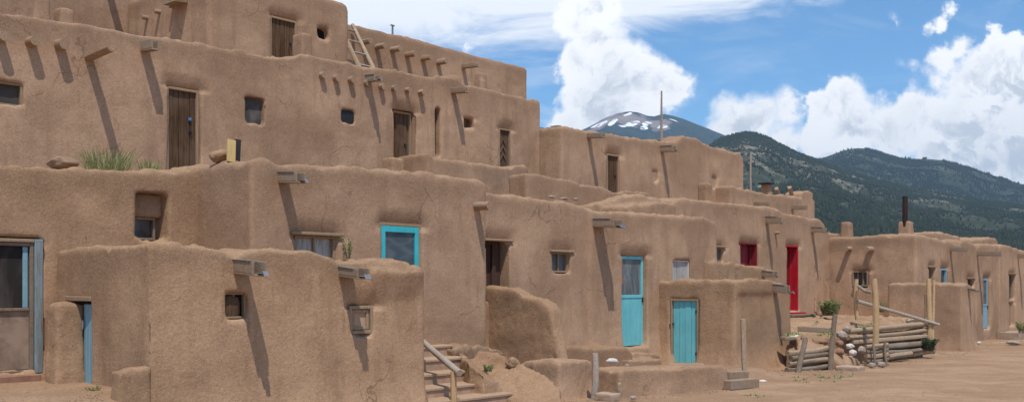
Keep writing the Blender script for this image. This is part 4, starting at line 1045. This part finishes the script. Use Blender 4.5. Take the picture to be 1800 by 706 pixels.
P = at(1459,554,25.0); tuft('shrub','green leafy shrub by the wall right of the red door','shrub',P,.40,.62,130,SHRUB,4,.5,.010,leafy=22)
P = at(1632,616,dB1-.35); tuft('shrub','dark green shrub at the foot of the forked post','shrub',P,.30,.38,110,SHRUB_D,5,.6,.011,leafy=18)
P = at(1548,548,25.5); tuft('weed','faint green weed behind the sloping rail','weed',P,.28,.4,40,SHRUB,6,.5,.008,leafy=14)
P = at(1800,585,29); tuft('weed','bright green weed at the right border','weed',P,.35,.5,50,SHRUB,7,.6,.012,leafy=14)
P = at(829,649,13.2); tuft('weed','small grey-green weed below the broken ledge','weed',at(858,652,13.9),.10,.18,26,WEED,8,.7,.006,leafy=10)
P = at(163,692,10.0); tuft('weed','tiny weed at the foot of the small blue door','weed',at(164,694,10.3),.10,.12,30,WEED,9,.7,.005,leafy=8)
s = MB(); rnd = random.Random(5)
for i in range(60):
    px,py = rnd.choice([(1440,663),(1470,662),(1500,655),(1400,668),(1433,590),(1460,585),(1560,560),(1520,572),(1330,690),(1700,606),(1655,610),(1430,566),(1405,585)]); px += rnd.gauss(0,14); py += rnd.gauss(0,3.5)
    terr = py < 600 and px < 1600
    P = onz(px,py,.72) if terr else gp(px,py)
    for k in range(14):
        an = rnd.uniform(0,6.28); l = rnd.uniform(.02,.06); q = P+Vector((rnd.gauss(0,.03),rnd.gauss(0,.03),-.01)); tp = q+Vector((math.cos(an)*l,math.sin(an)*l,rnd.uniform(.02,.06))); sd = Vector((-math.sin(an),math.cos(an),0))*.010
        s.poly([q-sd,q+sd,tp],[(0,1,2)])
o = s.build('ground_weeds',WEED,None,loc=(6,19,0)); tag(o,'scattered tiny weeds in the dirt','weeds',kind='stuff')
# pebbles and crumbs of straw
s = MB()
for i in range(4200):
    px = rnd.uniform(700,1800); py = 712-abs(rnd.gauss(0,60)); 
    if py < 575: continue
    P = gp(px,py) if rnd.random()<.8 else gp(rnd.uniform(0,180),rnd.uniform(668,706))
    if P.y > 40: continue
    r_ = rnd.uniform(.004,.011)*(2.2 if rnd.random()<.05 else 1)
    vs = [P+Vector((rnd.uniform(.7,1.2)*r_*dx,rnd.uniform(.7,1.2)*r_*dy,rnd.uniform(.5,1)*r_*dz)) for dx,dy,dz in ((1,0,0),(0,1,0),(-1,0,0),(0,-1,0),(0,0,1),(0,0,-1))]
    s.poly(vs,[(0,1,4),(1,2,4),(2,3,4),(3,0,4),(1,0,5),(2,1,5),(3,2,5),(0,3,5)])
def clods(pts, n, sp):
    for i in range(n):
        k = rnd.randrange(len(pts)-1); t = rnd.random(); px = pts[k][0]+(pts[k+1][0]-pts[k][0])*t; py = pts[k][1]+(pts[k+1][1]-pts[k][1])*t+abs(rnd.gauss(0,sp)); P = gp(px,py); r_ = rnd.uniform(.008,.022)*(1.7 if rnd.random()<.1 else 1)
        vs = [P+Vector((rnd.uniform(.6,1.3)*r_*dx,rnd.uniform(.6,1.3)*r_*dy,rnd.uniform(.4,1)*r_*dz)) for dx,dy,dz in ((1,0,0),(0,1,0),(-1,0,0),(0,-1,0),(0,0,1),(0,0,-1))]
        s.poly(vs,[(0,1,4),(1,2,4),(2,3,4),(3,0,4),(1,0,5),(2,1,5),(3,2,5),(0,3,5)])
clods([(1085,701),(1180,693),(1282,684)], 260, 2.5); clods([(1300,658),(1390,647),(1465,652),(1560,640),(1640,625)], 420, 3); clods([(1645,618),(1690,624),(1715,606),(1800,596)], 260, 2.5); clods([(985,706),(1045,702)], 60, 2)
o = s.build('gravel',RUBBLE,None,loc=(4,16,0)); tag(o,'small pebbles and crumbs strewn over the dirt','gravel',kind='stuff')

# ================================================================== HILLS
def hill(name, label, sil, D, m, foot=.28, gully=.10, seed=0, nrow=70, step=7, pw=1.15, gs=1.0):
    px = np.arange(sil[0][0], sil[-1][0]+1, step); py = np.interp(px, [q[0] for q in sil], [q[1] for q in sil])
    zr = EYE+(HY-py)/FPX*D
    V=[]; rows = np.concatenate([[-.18,-.08], np.linspace(0,1,nrow)])
    for v in rows:
        for x,z in zip(px,zr):
            d = D*(1-(1-foot)*v) if v >= 0 else D*(1-1.2*v)
            r = ray(x,HY); P = Vector((r.x*d, d, 0))
            k = max(0,v)
            q = Vector((P.x*gs*6/D+seed, P.y*gs*5/D, seed*1.7))
            rid = 1-abs(mnoise.fractal(q*1.3,1.0,2.1,5))*2
            n2 = mnoise.fractal(q*3.1,1.0,2.2,5)
            zz = z*((1-k)**pw) if v >= 0 else z*(1+v*1.4)
            amp = z*gully*(min(1,k*3.0)*(1-k))
            zz += amp*(rid-.55)*1.2 + amp*.35*n2 + z*.006*n2*(1 if k < .05 else 0)
            zz = min(zz, z*(1-k*.8)) if v >= 0 else zz
            V.append((P.x,P.y,zz-1.5*k-.2))
    n=len(px); Fc=[(j*n+i,(j+1)*n+i,(j+1)*n+i+1,j*n+i+1) for j in range(len(rows)-1) for i in range(n-1)]
    me = bpy.data.meshes.new(name); me.from_pydata(V,[],Fc)
    bm = bmesh.new(); bm.from_mesh(me); bmesh.ops.recalc_face_normals(bm, faces=bm.faces[:])
    if sum(f.normal.z for f in bm.faces) < 0: bmesh.ops.reverse_faces(bm, faces=bm.faces[:])
    bm.to_mesh(me); bm.free()
    me.polygons.foreach_set('use_smooth',[True]*len(me.polygons))
    o = link(name, me, m); tag(o, label, 'hill', kind='structure'); return V, n, len(rows)

def mk_hill(name, soil, soil2, green, green2, sc, lo=.555):
    m,N = newmat(name); p = N.pos()
    a = N.noise(p, .006*sc, 6, .65); b = N.noise(p, .03*sc, 5, .7); c = N.noise(p,.10*sc,4,.7)
    g = N.mix(N.map(b,.38,.64), green, green2)
    s_ = N.mix(N.map(c,.35,.65), soil, soil2)
    f = N.math('ADD', N.math('MULTIPLY', a, .35), N.math('ADD', N.math('MULTIPLY', b, .35), N.math('MULTIPLY', c, .45)))
    sz = N.n('ShaderNodeSeparateXYZ'); N.l(p, sz.inputs[0]); f = N.math('SUBTRACT', f, N.map(sz.outputs[2], 90, 260, .075, 0))
    col = N.mix(N.map(f,lo,lo+.085), g, s_)
    N.out(col,.95,N.bump(c,.9,4.0/sc),.05); return m
HILL = mk_hill('hill_ground',(.17,.135,.095),(.25,.205,.155),(.034,.044,.030),(.056,.064,.042),1.0)
HILL2 = mk_hill('far_hill_ground',(.14,.12,.09),(.20,.17,.135),(.026,.040,.026),(.045,.058,.034),.8,.60)
sil1=[(820,262),(900,238),(940,222),(965,226),(1000,238),(1028,226),(1042,219),(1062,207),(1085,199),(1105,194),(1120,196),(1138,202),(1150,203),(1165,199),(1182,202),(1200,207),(1222,216),(1250,228),(1280,240),(1330,262),(1400,292),(1500,330),(1700,395),(1850,440)]
sil2=[(1010,345),(1100,312),(1180,288),(1230,264),(1262,245),(1290,237),(1310,233),(1325,234),(1348,241),(1375,256),(1395,266),(1412,273),(1440,283),(1480,298),(1530,314),(1600,331),(1700,349),(1800,362),(1900,372),(2100,392)]
sil3=[(1250,345),(1340,312),(1400,290),(1440,279),(1470,269),(1490,262),(1510,259),(1530,261),(1548,268),(1562,273),(1600,279),(1630,279),(1655,281),(1680,287),(1720,300),(1760,312),(1800,324),(1900,346),(2100,385)]
V1,n1,r1 = hill('mountain','distant snow-streaked mountain peak',sil1,6500,None,.45,.16,1,60,6,1.05)
VP = np.array(V1); VPX = HX+FPX*VP[:,0]/VP[:,1]; VPY = HY-FPX*(VP[:,2]-EYE)/VP[:,1]
def mk_peak():
    m,N = newmat('snowy_peak_ground'); p = N.pos()
    sx = N.n('ShaderNodeSeparateXYZ'); N.l(p,sx.inputs[0])
    a = N.noise(p,.028,5,.65); b = N.noise(p,.009,6,.7)
    rock = N.mix(N.map(b,.35,.65),(.19,.15,.135),(.28,.225,.20))
    wood = N.mix(N.map(b,.35,.65),(.020,.033,.030),(.034,.048,.040))
    def zone(px,py,rx,ry,D=6500.0,ang=0):
        D = VP[np.argmin((VPX-px)**2+(VPY-py)**2),1]; c = at(px,py,D); q = N.n('ShaderNodeVectorMath',operation='SUBTRACT'); N.l(p,q.inputs[0]); q.inputs[1].default_value = c
        q1 = N.mapping(q.outputs[0], rot=(0,ang,0)); q2 = N.mapping(q1, scale=(1/(rx*D/FPX),0,1/(ry*D/FPX)))
        ln = N.n('ShaderNodeVectorMath',operation='LENGTH'); N.l(q2,ln.inputs[0]); return ln.outputs['Value']
    wob = N.math('ADD',N.math('MULTIPLY',N.math('SUBTRACT',a,.5),1.5),N.math('MULTIPLY',N.math('SUBTRACT',b,.5),1.6))
    def msk(d,lo=.9,hi=1.05): return N.map(N.math('ADD',d,wob),lo,hi,1,0)
    rk = N.math('MAXIMUM', msk(zone(1104,207,48,22)), msk(zone(1156,217,20,18)))
    rk = N.math('MAXIMUM', rk, msk(zone(1065,216,28,10,ang=.5)))
    col = N.mix(rk, wood, rock)
    sn = None
    for q in ((1077,215,18,5.5,.85),(1058,217,18,5,.42),(1112,217,20,6,.5),(1096,222,15,5,.2),(1138,217,17,6.5,.70),(1133,224,9,6,.2),(1178,212,17,5,-.65),(1166,222,9,4,0),(1104,201,12,3,.5),(1047,221,8,4,.3)):
        z_ = msk(zone(q[0],q[1],q[2],q[3],ang=q[4]),.78,.90); sn = z_ if sn is None else N.math('MAXIMUM', sn, z_)
    st_ = N.noise(N.mapping(p,rot=(0,.6,0),scale=(1,1,.35)),.016,5,.7)
    sn = N.math('MULTIPLY',sn,N.map(st_,.39,.46))
    col = N.mix(sn,col,(.86,.87,.90))
    N.out(col,.9,N.bump(b,.8,25.0),.05); return m
bpy.data.objects['mountain'].data.materials.append(mk_peak())
V3,n3,r3 = hill('hill','wooded double-topped hill at the right',sil3,4000,HILL2,.5,.16,5,60,8,1.1)
V2,n2,r2 = hill('hill','rocky wooded hill behind the pueblo',sil2,2600,HILL,.20,.12,9,90,7,1.25)

def forest(name,label,V,n,rows,count,h,m,dens,seed,rockthr=.60,vmax=1.0,sc=1.0):
    rng = np.random.default_rng(seed); V = np.array(V).reshape(rows,n,3)
    vv=[];ff=[];k=0; tries=0; rnd = random.Random(seed)
    while k < count and tries < count*12:
        tries += 1
        # even spread in the picture: pick row/col uniformly (rows are even in depth), weight far rows
        j = 2+ (rnd.random()**1.25)*(rows-4)*vmax; i = rnd.random()*(n-2); j0=int(j); i0=int(i); fj=j-j0; fi=i-i0
        P = (V[j0,i0]*(1-fj)+V[j0+1,i0]*fj)*(1-fi)+(V[j0,i0+1]*(1-fj)+V[j0+1,i0+1]*fj)*fi
        px = 900+P[0]/P[1]*1750
        if px < 930 or px > 1900: continue
        q = Vector((P[0]*.006*sc,P[1]*.006*sc,P[2]*.006*sc)); f = mnoise.fractal(q,1.0,2.1,5)
        if f > dens and rnd.random() < .93: continue
        hh = h*rnd.uniform(.5,1.25); r_ = hh*rnd.uniform(.22,.36); b = len(vv); a0 = rnd.random()*6.28
        lv = ((0,.10,.75),(0,.34,1.0),(0,.70,.55))
        for _,zz,rr in lv:
            for t in range(5):
                an = a0+t*1.2566; w = r_*rr*rnd.uniform(.75,1.2); vv.append((P[0]+math.cos(an)*w,P[1]+math.sin(an)*w,P[2]+hh*zz-1))
        vv.append((P[0],P[1],P[2]+hh-1))
        for L_ in range(2):
            for t in range(5):
                t2=(t+1)%5; ff.append((b+L_*5+t,b+L_*5+t2,b+L_*5+5+t2,b+L_*5+5+t))
        for t in range(5): ff.append((b+10+t,b+10+(t+1)%5,b+15))
        k += 1
    me = bpy.data.meshes.new(name); me.from_pydata(vv,[],ff)
    o = link(name,me,m); tag(o,label,'forest',kind='stuff')
def mk_forest(name,c0,c1,c2):
    m,N = newmat(name); p=N.pos(); a=N.noise(p,.012,4,.6); b=N.noise(p,.16,3,.6)
    col=N.mix(N.map(b,.36,.62),c0,c1); col=N.mix(N.map(a,.5,.68,0,.7),col,c2)
    N.out(col,.95,None,.05); return m
FOR1 = mk_forest('pinyon_foliage',(.024,.034,.022),(.044,.055,.034),(.060,.070,.042))
FOR2 = mk_forest('far_forest_foliage',(.020,.030,.024),(.034,.046,.034),(.046,.056,.038))
forest('hill_forest','dark pinyon and juniper woods covering the rocky hill',V2,n2,r2,46000,7.0,FOR1,.10,1)
forest('hill_forest','dense conifer woods covering the double-topped hill',V3,n3,r3,28000,9.5,FOR2,.16,2,sc=.7)
forest('hill_forest','dark conifer woods on the lower slopes of the snowy mountain',[ (x,y,z) for x,y,z in V1],n1,r1,9000,24.0,FOR2,.9,3) if False else None

# ================================================================== AIR
hz = bpy.data.materials.new('hazy_air'); N = NB(nt(hz))
pv = N.n('ShaderNodeVolumePrincipled'); pv.inputs['Color'].default_value=(.52,.74,1,1); pv.inputs['Density'].default_value=HAZE; pv.inputs['Anisotropy'].default_value=.2
mo = N.n('ShaderNodeOutputMaterial'); N.l(pv.outputs[0],mo.inputs['Volume'])
s = MB(); X,Y0,Y1,Z0,Z1 = 9500,-9500,11000,-12,1240
s.box8([(-X,Y0,Z0),(X,Y0,Z0),(X,Y1,Z0),(-X,Y1,Z0),(-X,Y0,Z1),(X,Y0,Z1),(X,Y1,Z1),(-X,Y1,Z1)])
if HAZE > 0:
    o = s.build('haze', hz, None, loc=(0,0,0)); tag(o,'thin blue haze in the air','haze',kind='stuff')

# ================================================================== SKY
w = bpy.data.worlds.new('World'); scene.world = w; w.use_nodes = True; w.node_tree.nodes.clear(); N = NB(w.node_tree)
TOSUN = Vector((.09,-.435,.895)).normalized()
sky = N.n('ShaderNodeTexSky', sky_type='NISHITA'); sky.sun_disc=False; sky.sun_elevation=math.asin(TOSUN.z); sky.sun_rotation=math.atan2(TOSUN.x,TOSUN.y); sky.air_density=1.0; sky.dust_density=.6; sky.ozone_density=1.6; sky.altitude=2100
tc = N.n('ShaderNodeTexCoord'); gen = tc.outputs['Generated']
sx = N.n('ShaderNodeSeparateXYZ'); N.l(gen,sx.inputs[0])
yy = N.math('MAXIMUM', sx.outputs[1], .05)
u = N.math('DIVIDE', sx.outputs[0], yy); v = N.math('DIVIDE', sx.outputs[2], yy)
cx = N.n('ShaderNodeCombineXYZ'); N.l(u,cx.inputs[0]); N.l(v,cx.inputs[1]); P0 = cx.outputs[0]
def nvec(p, sc, det, amp, rough=.6):
    t = N.n('ShaderNodeTexNoise', noise_dimensions='3D'); N.l(p,t.inputs['Vector']); t.inputs['Scale'].default_value=sc; t.inputs['Detail'].default_value=det; t.inputs['Roughness'].default_value=rough
    q = N.n('ShaderNodeVectorMath',operation='SUBTRACT'); N.l(t.outputs['Color'],q.inputs[0]); q.inputs[1].default_value=(.5,.5,.5)
    r = N.n('ShaderNodeVectorMath',operation='SCALE'); N.l(q.outputs[0],r.inputs[0]); r.inputs['Scale'].default_value=amp; return r.outputs[0]
def vadd(a,b):
    q = N.n('ShaderNodeVectorMath',operation='ADD'); N.l(a,q.inputs[0]); N.l(b,q.inputs[1]); return q.outputs[0]
P1 = vadd(vadd(P0, nvec(P0, 14, 5, .040)), nvec(P0, 55, 6, .016))
BL = [(1020,30,58),(1060,70,62),(1012,110,48),(1080,125,82),(1040,180,72),(1120,140,62),(1160,152,52),(1196,155,32),(1005,215,52),(1075,200,80),(1060,0,52),(1062,-30,40),(990,240,34),(1120,180,50),
      (1285,205,46),(1335,200,48),(1372,188,44),(1325,225,60),(1262,200,26),(1300,235,70),(1450,185,46),(1482,180,52),(1440,250,50),(1500,225,72),(1560,222,62),(1610,215,70),(1690,230,95),(1705,165,70),(1765,120,66),(1745,72,28),(1795,170,110),(1660,105,34),(1640,140,30),(1600,158,22),(1750,290,90),(1560,275,60),(1650,300,70),(1460,265,60),(1830,260,120),(1690,90,30),(1720,130,50),
      (1665,22,15),(1650,48,17),(1625,56,13),(1566,46,11),(1604,115,17),(1580,112,11),(812,90,11),(1370,255,50),(1210,150,22)]
field = None
for bx,by,br in BL:
    c = ((bx-HX)/FPX,(HY-by)/FPX,0); r_ = br/FPX
    q = N.n('ShaderNodeVectorMath',operation='DISTANCE'); N.l(P1,q.inputs[0]); q.inputs[1].default_value=c
    f = N.math('MULTIPLY_ADD', q.outputs['Value'], -1/r_, 1.0)
    f = N.math('MULTIPLY', f, br/60.0*(.75 if br < 20 else 1))
    if field is None: field = f
    else: field = N.math('SMOOTH_MAX', field, f, .12)
fb = N.noise(P0, 34, 9, .66); 
dens = N.math('ADD', field, N.math('MULTIPLY', N.math('SUBTRACT', fb, .5), .85))
alpha = N.map(dens, .0, N.map(N.noise(P0, 9, 4, .6), .36, .62, .16, .60))
# lighting: billows lit from above and in front
def bil(p): return N.noise(p, 21, 8, .60, .5)
off = N.n('ShaderNodeVectorMath',operation='ADD'); N.l(P1,off.inputs[0]); off.inputs[1].default_value=(-.005,.012,0)
lit = N.math('SUBTRACT', bil(P1), bil(off.outputs[0]))
lum = N.map(lit, -.11, .05, 0, 1)
und = N.map(N.noise(P1, 5.5, 4, .5), .44, .66, 0, 1)
lum = N.math('MULTIPLY', lum, N.math('SUBTRACT', 1.0, N.math('MULTIPLY', und, .55)))
ccol = N.mix(lum, (.60*CLD,.64*CLD,.70*CLD), (.98*CLD,.985*CLD,1.0*CLD))
ccol = N.mix(N.map(dens, .25, 1.0), (1.0*CLD,1.0*CLD,1.01*CLD), ccol)
# high streaky cloud
cm = N.mapping(P0, rot=(0,0,.17), scale=(1,3.6,1)); ci = N.noise(cm, 7, 8, .62, .8)
bnd = N.math('ADD', N.math('MULTIPLY', N.math('MAXIMUM', N.math('SUBTRACT', u, .035), 0.0), .155), (HY-80)/FPX)
edge = N.math('MULTIPLY', N.math('SUBTRACT', v, bnd), 28.0)
ca = N.map(N.math('ADD', edge, N.math('MULTIPLY', N.math('SUBTRACT', ci, .5), 2.6)), -.25, .80, 0, .92)
ca = N.math('MULTIPLY', ca, N.map(u, .30, .40, 1, 0))
wisp = N.math('MULTIPLY', N.map(ci, .46, .75, 0, .50), N.map(u, -.05, .26, 1, .35))
ca = N.math('MAXIMUM', ca, wisp)
# general cloud over the unseen rest of the dome, also for light fill
gc = N.noise(gen, 2.2, 7, .6, .3); back = N.math('MULTIPLY', N.map(gc,.52,.66,0,.85), N.map(sx.outputs[1], .35, .1, 0, 1))
skyc = N.mix(1.0, sky.outputs[0], (SKYT[0],SKYT[1],SKYT[2]), 'MULTIPLY')
c1 = N.mix(ca, skyc, (.90*CLD,.925*CLD,.97*CLD)); fr = N.map(sx.outputs[1], .05,.3,0,1)
c1 = N.mix(N.math('SUBTRACT',1.0,fr), c1, skyc)
c1 = N.mix(back, c1, (.8*CLD,.82*CLD,.85*CLD))
c2 = N.mix(N.math('MULTIPLY', alpha, fr), c1, ccol)
bg = N.n('ShaderNodeBackground'); N.l(c2,bg.inputs[0]); bg.inputs[1].default_value = SKY
wo = N.n('ShaderNodeOutputWorld'); N.l(bg.outputs[0],wo.inputs[0])

sun = bpy.data.lights.new('sun','SUN'); sun.energy=SUN; sun.angle=R(.5); sun.color=(1,.955,.89)
so = bpy.data.objects.new('sun',sun); COL.objects.link(so); so.rotation_euler = (-TOSUN).to_track_quat('-Z','Y').to_euler(); so.location=(0,-20,60)

# ================================================================== CAMERA
cam = bpy.data.cameras.new('camera'); cam.sensor_width=36; cam.sensor_fit='HORIZONTAL'; cam.lens=36*FPX/1800; cam.shift_y=(HY-353)/1800; cam.clip_start=.1; cam.clip_end=40000
co = bpy.data.objects.new('camera',cam); COL.objects.link(co); co.location=CAM; co.rotation_euler=(R(90),0,0); scene.camera=co
vs_ = scene.view_settings; vs_.view_transform='Standard'; vs_.look='None'; vs_.exposure=EXPO; vs_.gamma=1; vs_.use_curve_mapping=False
scene.cycles.use_denoising=True; scene.cycles.max_bounces=6; scene.cycles.diffuse_bounces=4; scene.cycles.volume_bounces=0
for o in scene.objects:
    if '_loc' in o: del o['_loc']
bpy.ops.outliner.orphans_purge(do_recursive=True)
